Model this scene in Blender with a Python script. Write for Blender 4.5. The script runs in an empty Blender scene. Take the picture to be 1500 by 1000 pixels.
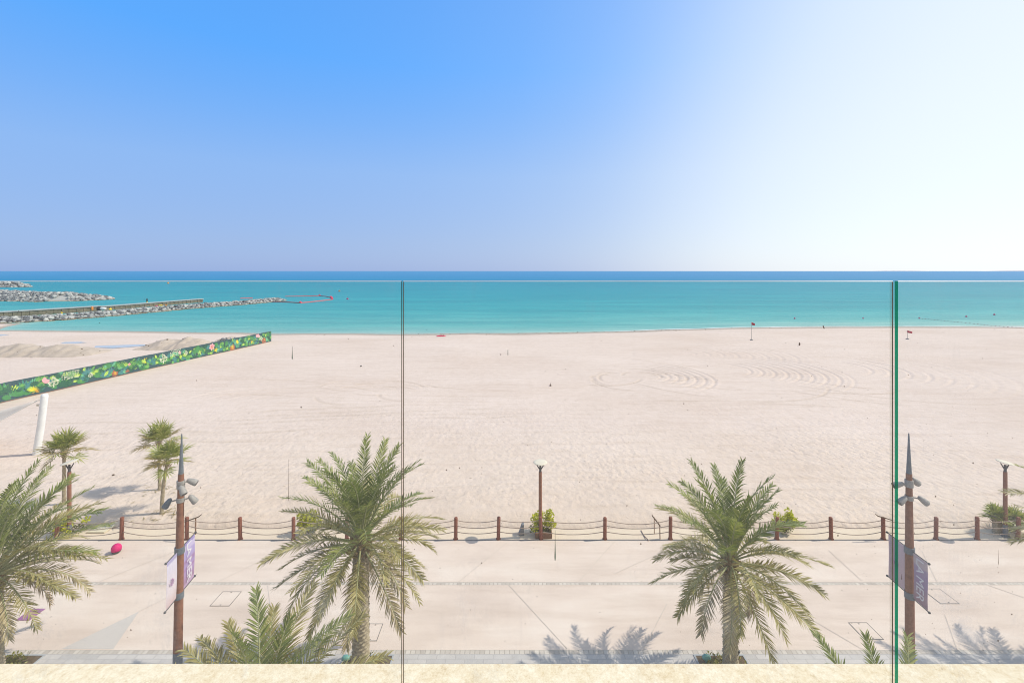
import bpy, math, random
import numpy as np
from mathutils import Vector, Matrix
R = math.radians
PI = math.pi
rnd = random.Random(7)
scn = bpy.context.scene
COL = scn.collection
F = 667.0          # focal length in photograph pixels
H = 12.3           # eye height above the promenade
WZ = -0.8          # sea level
CX, HY = 750.0, 397.0

def gp(px, py, z=0.0):
    """ground point for a pixel of the photograph on level z"""
    d = (H - z) * F / (py - HY)
    return ((px - CX) * d / F, d)
def xa(px, d): return (px - CX) * d / F
def za(py, d): return H - (py - HY) * d / F

# ------------------------------------------------------------------ helpers
class MB:
    def __init__(s): s.v = []; s.f = []; s.m = []; s.sm = []
    def add(s, vs, fs, mi=0, smooth=False):
        o = len(s.v); s.v += [tuple(p) for p in vs]
        for f in fs:
            s.f.append(tuple(i + o for i in f)); s.m.append(mi); s.sm.append(smooth)
    def box(s, c, d, rz=0, mi=0, rx=0, ry=0):
        M = Matrix.Translation(Vector(c)) @ Matrix.Rotation(rz, 4, 'Z') @ Matrix.Rotation(ry, 4, 'Y') @ Matrix.Rotation(rx, 4, 'X')
        vs = [M @ Vector((x * d[0] / 2, y * d[1] / 2, z * d[2] / 2)) for z in (-1, 1) for y in (-1, 1) for x in (-1, 1)]
        s.add(vs, [(0, 2, 3, 1), (4, 5, 7, 6), (0, 1, 5, 4), (2, 6, 7, 3), (0, 4, 6, 2), (1, 3, 7, 5)], mi)
    def tube(s, pts, rad, n=8, mi=0, cap=True, smooth=True):
        pts = [Vector(p) for p in pts]
        if not isinstance(rad, (list, tuple)): rad = [rad] * len(pts)
        vs = []; up = None
        for i, p in enumerate(pts):
            a = pts[max(i - 1, 0)]; b = pts[min(i + 1, len(pts) - 1)]
            t = (b - a)
            t = t.normalized() if t.length > 1e-9 else Vector((0, 0, 1))
            if up is None:
                up = Vector((0, 0, 1)) if abs(t.z) < .9 else Vector((1, 0, 0))
            e = t.cross(up)
            if e.length < 1e-6: e = t.cross(Vector((0, 1, 0)))
            e.normalize(); g = e.cross(t).normalized(); up = g
            for k in range(n):
                a_ = 2 * PI * k / n
                vs.append(p + (e * math.cos(a_) + g * math.sin(a_)) * rad[i])
        fs = []
        for i in range(len(pts) - 1):
            for k in range(n):
                k2 = (k + 1) % n
                fs.append((i * n + k, i * n + k2, (i + 1) * n + k2, (i + 1) * n + k))
        s.add(vs, fs, mi, smooth)
        if cap:
            o = len(pts) - 1
            s.add(vs[:n], [tuple(range(n))], mi); s.add(vs[o * n:], [tuple(reversed(range(n)))], mi)
    def ball(s, c, r, mi=0, nu=12, nv=8, smooth=True, jit=0, rng=None):
        c = Vector(c)
        if not isinstance(r, (list, tuple)): r = (r, r, r)
        vs = []
        for j in range(nv + 1):
            th = PI * j / nv
            for i in range(nu):
                ph = 2 * PI * i / nu
                q = 1 + (rng.uniform(-jit, jit) if jit and 0 < j < nv else 0)
                vs.append(c + Vector((r[0] * math.sin(th) * math.cos(ph) * q, r[1] * math.sin(th) * math.sin(ph) * q, r[2] * math.cos(th) * q)))
        fs = []
        for j in range(nv):
            for i in range(nu):
                i2 = (i + 1) % nu
                if j == 0: fs.append((i, (j + 1) * nu + i, (j + 1) * nu + i2))
                elif j == nv - 1: fs.append((j * nu + i, (j + 1) * nu + i, j * nu + i2))
                else: fs.append((j * nu + i, (j + 1) * nu + i, (j + 1) * nu + i2, j * nu + i2))
        s.add(vs, fs, mi, smooth)
    def build(s, name, mats, parent=None):
        me = bpy.data.meshes.new(name)
        me.from_pydata(s.v, [], s.f)
        if not isinstance(mats, (list, tuple)): mats = [mats]
        for m in mats: me.materials.append(m)
        me.polygons.foreach_set('material_index', s.m)
        me.polygons.foreach_set('use_smooth', s.sm)
        me.update()
        o = bpy.data.objects.new(name, me); COL.objects.link(o)
        if parent is not None: o.parent = parent
        return o

def tag(o, label=None, cat=None, group=None, kind=None):
    if label: o['label'] = label
    if cat: o['category'] = cat
    if group: o['group'] = group
    if kind: o['kind'] = kind
    return o
def empty(name, loc, label, cat, group=None, rz=0):
    o = bpy.data.objects.new(name, None); COL.objects.link(o)
    o.location = loc; o.rotation_euler = (0, 0, rz); o.empty_display_size = .2
    return tag(o, label, cat, group)
def copy_tree(o, parent=None):
    c = o.copy(); COL.objects.link(c)
    if parent is not None: c.parent = parent
    for ch in list(o.children): copy_tree(ch, c)
    return c

# ------------------------------------------------------------------ materials
def newmat(name):
    m = bpy.data.materials.new(name); m.use_nodes = True
    nt = m.node_tree; nt.nodes.clear()
    out = nt.nodes.new('ShaderNodeOutputMaterial')
    return m, nt, out
def N(nt, t, **kw):
    n = nt.nodes.new(t)
    for k, v in kw.items():
        if k.startswith('i_'):
            key = k[2:].replace('_', ' ')
            n.inputs[key].default_value = v
        else: setattr(n, k, v)
    return n
def L(nt, a, b): nt.links.new(a, b)
def mth(nt, op, a, b=None, c=None, clamp=False):
    n = nt.nodes.new('ShaderNodeMath'); n.operation = op; n.use_clamp = clamp
    for i, x in enumerate((a, b, c)):
        if x is None: continue
        if isinstance(x, (int, float)): n.inputs[i].default_value = x
        else: nt.links.new(x, n.inputs[i])
    return n.outputs[0]
def ramp(nt, fac, stops, interp='LINEAR'):
    n = nt.nodes.new('ShaderNodeValToRGB'); cr = n.color_ramp; cr.interpolation = interp
    while len(cr.elements) > 1: cr.elements.remove(cr.elements[-1])
    cr.elements[0].position = stops[0][0]; cr.elements[0].color = (*stops[0][1], 1)
    for p, c in stops[1:]:
        e = cr.elements.new(p); e.color = (*c, 1)
    nt.links.new(fac, n.inputs[0]); return n.outputs[0]
def mixc(nt, fac, a, b, mode='MIX'):
    n = nt.nodes.new('ShaderNodeMix'); n.data_type = 'RGBA'; n.blend_type = mode
    for k, x in ((0, fac), (6, a), (7, b)):
        if isinstance(x, (int, float)): n.inputs[k].default_value = x
        elif isinstance(x, tuple): n.inputs[k].default_value = (*x[:3], 1)
        else: nt.links.new(x, n.inputs[k])
    return n.outputs[2]
def noise(nt, vec, scale, detail=4, rough=.55, dist=0):
    n = nt.nodes.new('ShaderNodeTexNoise'); n.inputs['Scale'].default_value = scale
    n.inputs['Detail'].default_value = detail; n.inputs['Roughness'].default_value = rough
    n.inputs['Distortion'].default_value = dist
    if vec is not None: nt.links.new(vec, n.inputs['Vector'])
    return n.outputs['Fac']
def mapping(nt, vec, scale=(1, 1, 1), rot=(0, 0, 0), loc=(0, 0, 0)):
    n = nt.nodes.new('ShaderNodeMapping'); nt.links.new(vec, n.inputs['Vector'])
    n.inputs['Scale'].default_value = scale; n.inputs['Rotation'].default_value = rot; n.inputs['Location'].default_value = loc
    return n.outputs[0]
def wpos(nt): return nt.nodes.new('ShaderNodeNewGeometry').outputs['Position']
def opos(nt): return nt.nodes.new('ShaderNodeTexCoord').outputs['Object']
def bump(nt, h, strength=.3, dist=.05):
    n = nt.nodes.new('ShaderNodeBump'); n.inputs['Strength'].default_value = strength
    n.inputs['Distance'].default_value = dist; nt.links.new(h, n.inputs['Height']); return n.outputs[0]
def princ(nt, out, col, rough=.7, metal=0, spec=.3, normal=None):
    p = nt.nodes.new('ShaderNodeBsdfPrincipled')
    if isinstance(col, tuple): p.inputs['Base Color'].default_value = (*col[:3], 1)
    else: nt.links.new(col, p.inputs['Base Color'])
    if isinstance(rough, (int, float)): p.inputs['Roughness'].default_value = rough
    else: nt.links.new(rough, p.inputs['Roughness'])
    p.inputs['Metallic'].default_value = metal
    p.inputs['Specular IOR Level'].default_value = spec
    if normal is not None: nt.links.new(normal, p.inputs['Normal'])
    nt.links.new(p.outputs[0], out.inputs[0]); return p
def simple(name, c1, c2=None, scale=6, rough=.7, spec=.3, metal=0, bmp=0, bscale=None, coord='o', stretch=(1, 1, 1)):
    m, nt, out = newmat(name)
    v = opos(nt) if coord == 'o' else wpos(nt)
    v = mapping(nt, v, stretch)
    f = noise(nt, v, scale, 5)
    c2 = c2 or tuple(x * .8 for x in c1)
    col = ramp(nt, f, [(.3, c1), (.7, c2)])
    nm = None
    if bmp: nm = bump(nt, noise(nt, v, bscale or scale * 3, 4), bmp, .02)
    princ(nt, out, col, rough, metal, spec, nm)
    return m

def leafmat(name, c1, c2, c3=None, trans=.3, scale=1.5, rough=.42):
    m, nt, out = newmat(name)
    f = noise(nt, wpos(nt), scale, 3)
    oi = nt.nodes.new('ShaderNodeObjectInfo').outputs['Random']
    ri = nt.nodes.new('ShaderNodeNewGeometry').outputs['Random Per Island']
    f2 = mth(nt, 'ADD', mth(nt, 'MULTIPLY', f, .5), mth(nt, 'ADD', mth(nt, 'MULTIPLY', oi, .2), mth(nt, 'MULTIPLY', ri, .32)))
    st = [(.3, c1), (.65, c2)]
    if c3: st = [(.25, c1), (.5, c2), (.75, c3)]
    col = ramp(nt, f2, st)
    p = nt.nodes.new('ShaderNodeBsdfPrincipled'); nt.links.new(col, p.inputs['Base Color'])
    p.inputs['Roughness'].default_value = rough; p.inputs['Specular IOR Level'].default_value = .5
    t = nt.nodes.new('ShaderNodeBsdfTranslucent'); nt.links.new(mixc(nt, 1, col, (1, 1.1, .5), 'MULTIPLY'), t.inputs[0])
    mx = nt.nodes.new('ShaderNodeMixShader'); mx.inputs[0].default_value = trans
    nt.links.new(p.outputs[0], mx.inputs[1]); nt.links.new(t.outputs[0], mx.inputs[2]); nt.links.new(mx.outputs[0], out.inputs[0])
    return m

M = {}
M['rust'] = simple('rust_paint', (.30, .135, .085), (.20, .085, .055), 9, .75, .25, bmp=.2)
M['rustpost'] = simple('rust_post', (.27, .10, .065), (.17, .06, .045), 12, .8, .2, bmp=.3)
M['steel'] = simple('grey_steel_paint', (.17, .19, .22), (.11, .125, .15), 8, .5, .4)
M['darksteel'] = simple('dark_steel', (.045, .048, .055), (.07, .07, .075), 8, .5, .4)
M['lampgrey'] = simple('lamp_housing', (.36, .33, .31), (.25, .235, .23), 20, .55, .4)
M['white'] = simple('white_paint', (.80, .80, .80), (.70, .70, .71), 3, .4, .4)
M['disc'] = simple('cream_disc', (.70, .63, .52), (.64, .57, .47), 4, .6, .2)
M['rope'] = simple('rope_fibre', (.42, .33, .28), (.28, .21, .18), 30, .9, .1)
M['magenta'] = simple('magenta_cover', (.62, .012, .16), (.50, .01, .13), 5, .6, .3)
M['buoyred'] = simple('buoy_red', (.72, .03, .10), (.6, .02, .08), 1, .5, .3)
M['orange'] = simple('buoy_orange', (.85, .30, .04), (.75, .22, .03), 1, .5, .3)
M['yellow'] = simple('buoy_yellow', (.85, .58, .03), (.8, .5, .02), 1, .5, .3)
M['boom'] = simple('boom_pink', (.62, .13, .15), (.48, .10, .11), .3, .7, .2)
M['boomdark'] = simple('boom_dark', (.20, .10, .12), (.30, .10, .12), .3, .7, .2)
M['flag'] = simple('flag_red', (.42, .02, .05), (.33, .02, .04), 4, .8, .1)
M['wood'] = simple('driftwood', (.16, .11, .08), (.10, .07, .05), 8, .9, .1, bmp=.4)
M['black'] = simple('black_rubber', (.02, .022, .025), (.03, .03, .03), 8, .7, .3)
M['planterwood'] = simple('planter_box', (.30, .17, .11), (.20, .11, .07), 7, .8, .2)
M['teal'] = simple('teal_cap', (.15, .36, .32), (.11, .30, .27), 5, .5, .4)
M['soil'] = simple('soil', (.17, .12, .08), (.09, .07, .05), 12, .95, .05, bmp=.6)
M['purplemat'] = simple('purple_mat', (.34, .15, .30), (.27, .12, .26), 14, .9, .1)
M['grey'] = simple('grey_box', (.25, .25, .26), (.19, .19, .20), 10, .8, .2)
M['concgrey'] = simple('concrete_cap', (.42, .43, .45), (.32, .33, .35), .6, .85, .2)
M['pile'] = simple('pile_face', (.24, .19, .14), (.13, .12, .09), .5, .9, .1, stretch=(1, 1, 2))
M['pale'] = simple('pale_slab', (.68, .60, .44), (.62, .54, .40), 3, .85, .1)
# stone coping
def m_coping():
    m, nt, out = newmat('coping_stone'); v = opos(nt)
    a = noise(nt, v, 130, 4, .7); b = noise(nt, v, 9, 4, .6); c = noise(nt, mapping(nt, v, (1, 1, 1), (0, 0, .8)), 34, 5, .7)
    f = mth(nt, 'ADD', mth(nt, 'MULTIPLY', a, .45), mth(nt, 'MULTIPLY', c, .55))
    col = ramp(nt, f, [(.32, (.56, .43, .27)), (.45, (.735, .605, .44)), (.62, (.84, .745, .60))])
    st = ramp(nt, b, [(.3, (.93, .89, .82)), (.6, (1, 1, 1))])
    col = mixc(nt, 1, col, st, 'MULTIPLY')
    princ(nt, out, col, .9, 0, .15, bump(nt, f, .35, .004)); return m
M['coping'] = m_coping()
def m_sand():
    m, nt, out = newmat('beach_sand'); v = wpos(nt)
    sx = nt.nodes.new('ShaderNodeSeparateXYZ'); L(nt, v, sx.inputs[0])
    big = noise(nt, mapping(nt, v, (.05, .09, 1)), 1, 5, .6)
    mid = noise(nt, v, 1.3, 5, .6)
    fine = noise(nt, v, 14, 4, .7)
    col = ramp(nt, big, [(.3, (.625, .50, .44)), (.5, (.665, .545, .49)), (.72, (.70, .58, .53))])
    # near-promenade sand is creamier, the middle of the beach pinker
    cream = ramp(nt, mth(nt, 'DIVIDE', sx.outputs[1], 60), [(.36, (1.0, .985, .93)), (.6, (1, 1, 1))])
    col = mixc(nt, 1, col, cream, 'MULTIPLY')
    g = ramp(nt, fine, [(.25, (.86, .85, .83)), (.55, (1, 1, 1))]); col = mixc(nt, .7, col, g, 'MULTIPLY')
    md = ramp(nt, mid, [(.3, (.93, .92, .90)), (.6, (1, 1, 1))]); col = mixc(nt, 1, col, md, 'MULTIPLY')
    # dark grit and pebbles
    vo = nt.nodes.new('ShaderNodeTexVoronoi'); L(nt, mapping(nt, v, (1, 1, 1)), vo.inputs['Vector']); vo.inputs['Scale'].default_value = .55
    spk = mth(nt, 'LESS_THAN', vo.outputs['Distance'], .045)
    col = mixc(nt, mth(nt, 'MULTIPLY', spk, .55), col, (.25, .20, .16))
    ta = nt.nodes.new('ShaderNodeAttribute'); ta.attribute_name = 'trk'
    col = mixc(nt, mth(nt, 'MULTIPLY', ta.outputs['Fac'], .38), col, (.42, .33, .26))
    wr = noise(nt, mapping(nt, v, (.12, 1.6, 1), (0, 0, -.07)), 1, 5, .7)
    col = mixc(nt, .8, col, ramp(nt, wr, [(.33, (.90, .88, .86)), (.5, (1, 1, 1))]), 'MULTIPLY')
    # wet sand by level
    wet = mth(nt, 'MULTIPLY', mth(nt, 'SUBTRACT', mth(nt, 'ADD', WZ + .16, 0), sx.outputs[2]), 7, clamp=True)
    col = mixc(nt, wet, col, (.36, .31, .27))
    # relief: trampled dimples near the promenade, raked ripples further out
    dn = nt.nodes.new('ShaderNodeTexVoronoi'); dn.feature = 'SMOOTH_F1'; dn.inputs['Scale'].default_value = 3.3
    L(nt, mapping(nt, v, (1, .75, 1), (0, 0, .5)), dn.inputs['Vector'])
    foot = mth(nt, 'ADD', mth(nt, 'MULTIPLY', dn.outputs['Distance'], .6), noise(nt, mapping(nt, v, (1, 1, 1)), 2.4, 4, .55, .6))
    near = mth(nt, 'SUBTRACT', 1.0, mth(nt, 'MULTIPLY', mth(nt, 'SUBTRACT', sx.outputs[1], 32), .07), clamp=True)
    patch = ramp(nt, noise(nt, mapping(nt, v, (.06, .1, 1)), 1, 3), [(.35, (.25,) * 3), (.6, (1,) * 3)])
    near = mth(nt, 'ADD', .10, mth(nt, 'MULTIPLY', near, patch))
    h1 = mth(nt, 'MULTIPLY', foot, mth(nt, 'MULTIPLY', near, .10))
    h2 = mth(nt, 'MULTIPLY', noise(nt, mapping(nt, v, (.35, 2.6, 1), (0, 0, .06)), 1.6, 4, .6), .028)
    h3 = mth(nt, 'MULTIPLY', noise(nt, v, 9, 5, .7), .012)
    h = mth(nt, 'ADD', mth(nt, 'ADD', h1, h2), h3)
    nm = bump(nt, h, .8, 1.0)
    princ(nt, out, col, .95, 0, .08, nm); return m
M['sand'] = m_sand()
M['sandheap'] = simple('heap_sand', (.52, .43, .37), (.40, .33, .28), .9, .95, .05, bmp=.6, bscale=2.2)
def m_prom():
    m, nt, out = newmat('promenade_concrete'); v = wpos(nt)
    a = noise(nt, mapping(nt, v, (.25, .5, 1)), 1, 6, .6); b = noise(nt, v, 30, 4, .7)
    col = ramp(nt, a, [(.3, (.615, .495, .43)), (.5, (.685, .56, .487)), (.72, (.74, .63, .56))])
    col = mixc(nt, .8, col, ramp(nt, b, [(.3, (.92, .91, .90)), (.6, (1, 1, 1))]), 'MULTIPLY')
    st = noise(nt, mapping(nt, v, (.15, 1.2, 1)), 1.2, 6, .7)
    col = mixc(nt, .7, col, ramp(nt, st, [(.36, (.88, .86, .84)), (.55, (1, 1, 1))]), 'MULTIPLY')
    vo = nt.nodes.new('ShaderNodeTexVoronoi'); L(nt, v, vo.inputs['Vector']); vo.inputs['Scale'].default_value = .9
    col = mixc(nt, mth(nt, 'MULTIPLY', mth(nt, 'LESS_THAN', vo.outputs['Distance'], .03), .5), col, (.2, .17, .15))
    princ(nt, out, col, .85, 0, .2, bump(nt, b, .15, .01)); return m
M['prom'] = m_prom()
M['strip'] = simple('strip_concrete', (.68, .56, .44), (.63, .51, .40), .8, .9, .1, coord='w')
def m_brick(name, bw, bh, c1, c2, mortar, msize, rot=0):
    m, nt, out = newmat(name); v = mapping(nt, wpos(nt), (1, 1, 1), (0, 0, rot))
    b = nt.nodes.new('ShaderNodeTexBrick'); L(nt, v, b.inputs['Vector'])
    b.inputs['Scale'].default_value = 1; b.inputs['Brick Width'].default_value = bw; b.inputs['Row Height'].default_value = bh
    b.inputs['Mortar Size'].default_value = msize; b.inputs['Color1'].default_value = (*c1, 1); b.inputs['Color2'].default_value = (*c2, 1)
    b.inputs['Mortar'].default_value = (*mortar, 1)
    col = mixc(nt, .6, b.outputs['Color'], ramp(nt, noise(nt, v, 3, 5), [(.3, (.85, .84, .84)), (.7, (1, 1, 1))]), 'MULTIPLY')
    princ(nt, out, col, .85, 0, .2); return m
M['pavers'] = m_brick('grey_pavers', .60, .17, (.46, .43, .42), (.57, .525, .505), (.40, .37, .36), .010)
M['setts'] = m_brick('cobble_setts', .16, .40, (.46, .40, .355), (.63, .56, .50), (.40, .35, .31), .015, .0)
M['joint'] = simple('joint_line', (.50, .43, .385), (.58, .50, .45), 3, .9, .1, coord='w')
M['jointd'] = simple('cover_frame', (.17, .155, .15), (.24, .22, .21), 3, .7, .2, coord='w')
M['tri'] = simple('grey_triangle', (.52, .465, .435), (.55, .495, .465), 1.2, .9, .1, coord='w')
def m_rock(name, a, b, c, s):
    m, nt, out = newmat(name); v = wpos(nt)
    g = nt.nodes.new('ShaderNodeNewGeometry').outputs['Random Per Island']
    f = mth(nt, 'ADD', mth(nt, 'MULTIPLY', g, .75), mth(nt, 'MULTIPLY', noise(nt, v, s, 3), .35))
    col = ramp(nt, f, [(.2, a), (.55, b), (.9, c)])
    sx = nt.nodes.new('ShaderNodeSeparateXYZ'); L(nt, v, sx.inputs[0])
    w = mth(nt, 'MULTIPLY', mth(nt, 'SUBTRACT', WZ + .35, sx.outputs[2]), 4, clamp=True)
    col = mixc(nt, w, col, (.20, .16, .10))
    princ(nt, out, col, .85, 0, .2, bump(nt, noise(nt, v, 4, 4), .5, .1)); return m
M['rock'] = m_rock('breakwater_rock', (.13, .135, .15), (.28, .285, .295), (.50, .49, .475), .6)
def m_trunk():
    m, nt, out = newmat('palm_trunk'); v = opos(nt)
    f = noise(nt, mapping(nt, v, (1, 1, .35)), 16, 5, .7)
    at = nt.nodes.new('ShaderNodeAttribute'); at.attribute_name = 'boot'
    col = ramp(nt, f, [(.3, (.18, .14, .09)), (.5, (.32, .26, .185)), (.72, (.48, .41, .31))])
    col = mixc(nt, mth(nt, 'MULTIPLY', at.outputs['Fac'], .6), col, (.44, .375, .285))
    princ(nt, out, col, .9, 0, .1, bump(nt, f, .6, .02)); return m
M['trunk'] = m_trunk()
M['fibre'] = simple('crown_fibre', (.20, .13, .07), (.34, .24, .13), 14, .95, .05, bmp=.5)
M['f_green'] = leafmat('frond_young', (.09, .125, .028), (.20, .24, .055), (.38, .37, .12))
M['f_olive'] = leafmat('frond_mature', (.18, .15, .05), (.34, .285, .10), (.54, .46, .24))
M['f_dusty'] = leafmat('frond_old', (.22, .17, .09), (.38, .30, .17), (.56, .46, .30), trans=.15)
M['f_dead'] = leafmat('frond_dead', (.24, .15, .08), (.36, .25, .14), (.46, .34, .21), trans=.1)
M['rachis'] = simple('rachis', (.36, .36, .19), (.28, .28, .13), 5, .6, .3)
M['fan_g'] = leafmat('fan_green', (.15, .20, .04), (.30, .33, .07), (.44, .41, .14), scale=3)
M['fan_y'] = leafmat('fan_yellow', (.24, .19, .06), (.34, .26, .10), (.42, .33, .17), scale=3)
M['shrub'] = leafmat('shrub_leaf', (.30, .32, .01), (.55, .54, .015), (.72, .66, .03), scale=4, trans=.3)
M['shrubd'] = leafmat('shrub_low_leaf', (.09, .12, .03), (.15, .17, .05), (.20, .20, .06), scale=4)
M['ground'] = leafmat('ground_leaf', (.12, .13, .03), (.26, .24, .06), (.40, .34, .10), scale=6)
M['twig'] = simple('twig', (.22, .16, .11), (.15, .11, .08), 8, .9, .1)
M['sail'] = simple('sail_cloth', (.78, .68, .60), (.66, .57, .50), .9, .8, .1, stretch=(.2, 3, 1))
def m_banner(name, stops, horiz=True):
    m, nt, out = newmat(name); v = nt.nodes.new('ShaderNodeTexCoord').outputs['Generated']
    sx = nt.nodes.new('ShaderNodeSeparateXYZ'); L(nt, v, sx.inputs[0])
    f = mth(nt, 'ADD', sx.outputs[2], mth(nt, 'MULTIPLY', noise(nt, mapping(nt, v, (2, 2, 5)), 1.3, 3), .06))
    col = ramp(nt, f, stops)
    p = nt.nodes.new('ShaderNodeBsdfDiffuse'); L(nt, col, p.inputs[0])
    t = nt.nodes.new('ShaderNodeBsdfTranslucent'); L(nt, col, t.inputs[0])
    mx = nt.nodes.new('ShaderNodeMixShader'); mx.inputs[0].default_value = .38
    L(nt, p.outputs[0], mx.inputs[1]); L(nt, t.outputs[0], mx.inputs[2]); L(nt, mx.outputs[0], out.inputs[0]); return m
M['ban_pink'] = m_banner('banner_pink', [(0, (.74, .56, .57)), (.12, (.80, .66, .67)), (.3, (.84, .75, .78)), (.8, (.82, .76, .86)), (.93, (.82, .77, .88)), (.96, (.58, .52, .74))])
M['ban_purple'] = m_banner('banner_purple', [(0, (.62, .44, .60)), (.10, (.64, .46, .63)), (.11, (.50, .33, .46)), (.2, (.52, .34, .52)), (.36, (.56, .41, .66)), (.42, (.50, .29, .51)), (.46, (.54, .43, .70)), (.6, (.49, .30, .52)), (.64, (.55, .45, .72)), (.82, (.56, .47, .74)), (.84, (.70, .62, .80)), (.95, (.68, .60, .82)), (.97, (.46, .38, .66))])
M['ban_mauve'] = m_banner('banner_mauve', [(0, (.40, .28, .33)), (.2, (.50, .38, .42)), (.5, (.44, .35, .48)), (.8, (.46, .38, .50)), (.85, (.60, .52, .54)), (1, (.56, .48, .52))])
M['ban_plum'] = m_banner('banner_plum', [(0, (.58, .48, .52)), (.5, (.60, .50, .54)), (1, (.58, .50, .56))])
M['ink_w'] = simple('print_white', (.80, .78, .80), (.74, .72, .75), 3, .7, .1)
M['ink_p'] = simple('print_purple', (.56, .34, .54), (.52, .30, .50), 3, .7, .1)
# jungle print inks
INK = [('ink_night', (0.045, 0.1, 0.12)), ('ink_deep', (0.035, 0.13, 0.085)), ('ink_green', (0.075, 0.27, 0.1)), ('ink_leaf', (0.18, 0.44, 0.12)), ('ink_lime', (0.46, 0.66, 0.12)), ('ink_yellow', (0.85, 0.68, 0.05)), ('ink_pink', (0.88, 0.42, 0.46)), ('ink_rose', (0.68, 0.1, 0.18)), ('ink_mint', (0.15, 0.46, 0.27)), ('ink_brown', (0.36, 0.14, 0.09)), ('ink_cream', (0.82, 0.84, 0.66)), ('ink_orange', (0.7, 0.36, 0.06)), ('ink_bluegreen', (0.07, 0.24, 0.24))]
INKM = [simple(n, c, tuple(x * .82 for x in c), 2.5, .6, .2) for n, c in INK]
II = {n[4:]: i for i, (n, c) in enumerate(INK)}
def m_sea():
    m, nt, out = newmat('sea_water'); v = wpos(nt)
    sx = nt.nodes.new('ShaderNodeSeparateXYZ'); L(nt, v, sx.inputs[0])
    # apparent shelf: depth grows with distance from the shore
    warp = noise(nt, mapping(nt, v, (.004, .012, 1)), 1, 4, .6)
    warp2 = noise(nt, mapping(nt, v, (.010, .075, 1)), 1, 6, .7)
    at = nt.nodes.new('ShaderNodeAttribute'); at.attribute_name = 'off'   # metres offshore
    yy = mth(nt, 'ADD', at.outputs['Fac'], 0)
    inv = mth(nt, 'DIVIDE', 96, mth(nt, 'ADD', mth(nt, 'MAXIMUM', yy, 0), 96))    # 1 at shore -> 0 far
    inv = mth(nt, 'ADD', inv, mth(nt, 'MULTIPLY', mth(nt, 'SUBTRACT', warp, .5), mth(nt, 'MULTIPLY', inv, .35)))
    col = ramp(nt, inv, [(0, (.05, .23, .44)), (.07, (.03, .21, .42)), (.145, (.012, .195, .37)), (.185, (.001, .23, .33)), (.40, (.004, .255, .325)),
                         (.62, (.02, .29, .33)), (.86, (.085, .36, .36)), (.95, (.20, .42, .40)), (1.0, (.42, .46, .42))])
    streak = ramp(nt, warp2, [(.34, (.74, .86, .89)), (.5, (1, 1, 1)), (.66, (1.5, 1.14, 1.09))])
    col = mixc(nt, 1, col, streak, 'MULTIPLY')
    rp = noise(nt, mapping(nt, v, (.06, .5, 1)), 1, 6, .75)
    col = mixc(nt, .9, col, ramp(nt, rp, [(.36, (.80, .88, .90)), (.5, (1, 1, 1)), (.64, (1.2, 1.13, 1.09))]), 'MULTIPLY')
    w1 = noise(nt, mapping(nt, v, (.35, .9, 1), (0, 0, .15)), 1.1, 5, .65)
    w2 = noise(nt, mapping(nt, v, (.05, .16, 1), (0, 0, -.1)), 1, 4, .6)
    h = mth(nt, 'ADD', mth(nt, 'MULTIPLY', w1, .22), mth(nt, 'MULTIPLY', w2, .8))
    nm = bump(nt, h, .7, 1.0)
    d = nt.nodes.new('ShaderNodeBsdfDiffuse'); L(nt, col, d.inputs[0]); L(nt, nm, d.inputs['Normal'])
    g = nt.nodes.new('ShaderNodeBsdfGlossy'); g.inputs['Roughness'].default_value = .30; L(nt, nm, g.inputs['Normal'])
    lw = nt.nodes.new('ShaderNodeLayerWeight'); lw.inputs[0].default_value = .35; L(nt, nm, lw.inputs['Normal'])
    fac = mth(nt, 'MULTIPLY', lw.outputs['Facing'], .12)
    mx = nt.nodes.new('ShaderNodeMixShader'); L(nt, fac, mx.inputs[0]); L(nt, d.outputs[0], mx.inputs[1]); L(nt, g.outputs[0], mx.inputs[2])
    g2 = nt.nodes.new('ShaderNodeBsdfGlossy'); g2.inputs['Roughness'].default_value = .62; L(nt, nm, g2.inputs['Normal'])
    m3 = nt.nodes.new('ShaderNodeMixShader'); m3.inputs[0].default_value = .055; L(nt, mx.outputs[0], m3.inputs[1]); L(nt, g2.outputs[0], m3.inputs[2])
    L(nt, m3.outputs[0], out.inputs[0]); return m
M['sea'] = m_sea()
M['foam'] = simple('foam_white', (.80, .80, .82), (.74, .76, .78), .6, .8, .1, coord='w')
def m_pool():
    m, nt, out = newmat('shallow_pool')
    princ(nt, out, (.50, .50, .52), .2, 0, .4); return m
M['pool'] = m_pool()
M['land'] = simple('hazed_far_shore', (.42, .46, .52), (.38, .42, .5), .001, .9, .05, coord='w')  # pale blue-grey puts the distance haze into the colour
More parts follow.
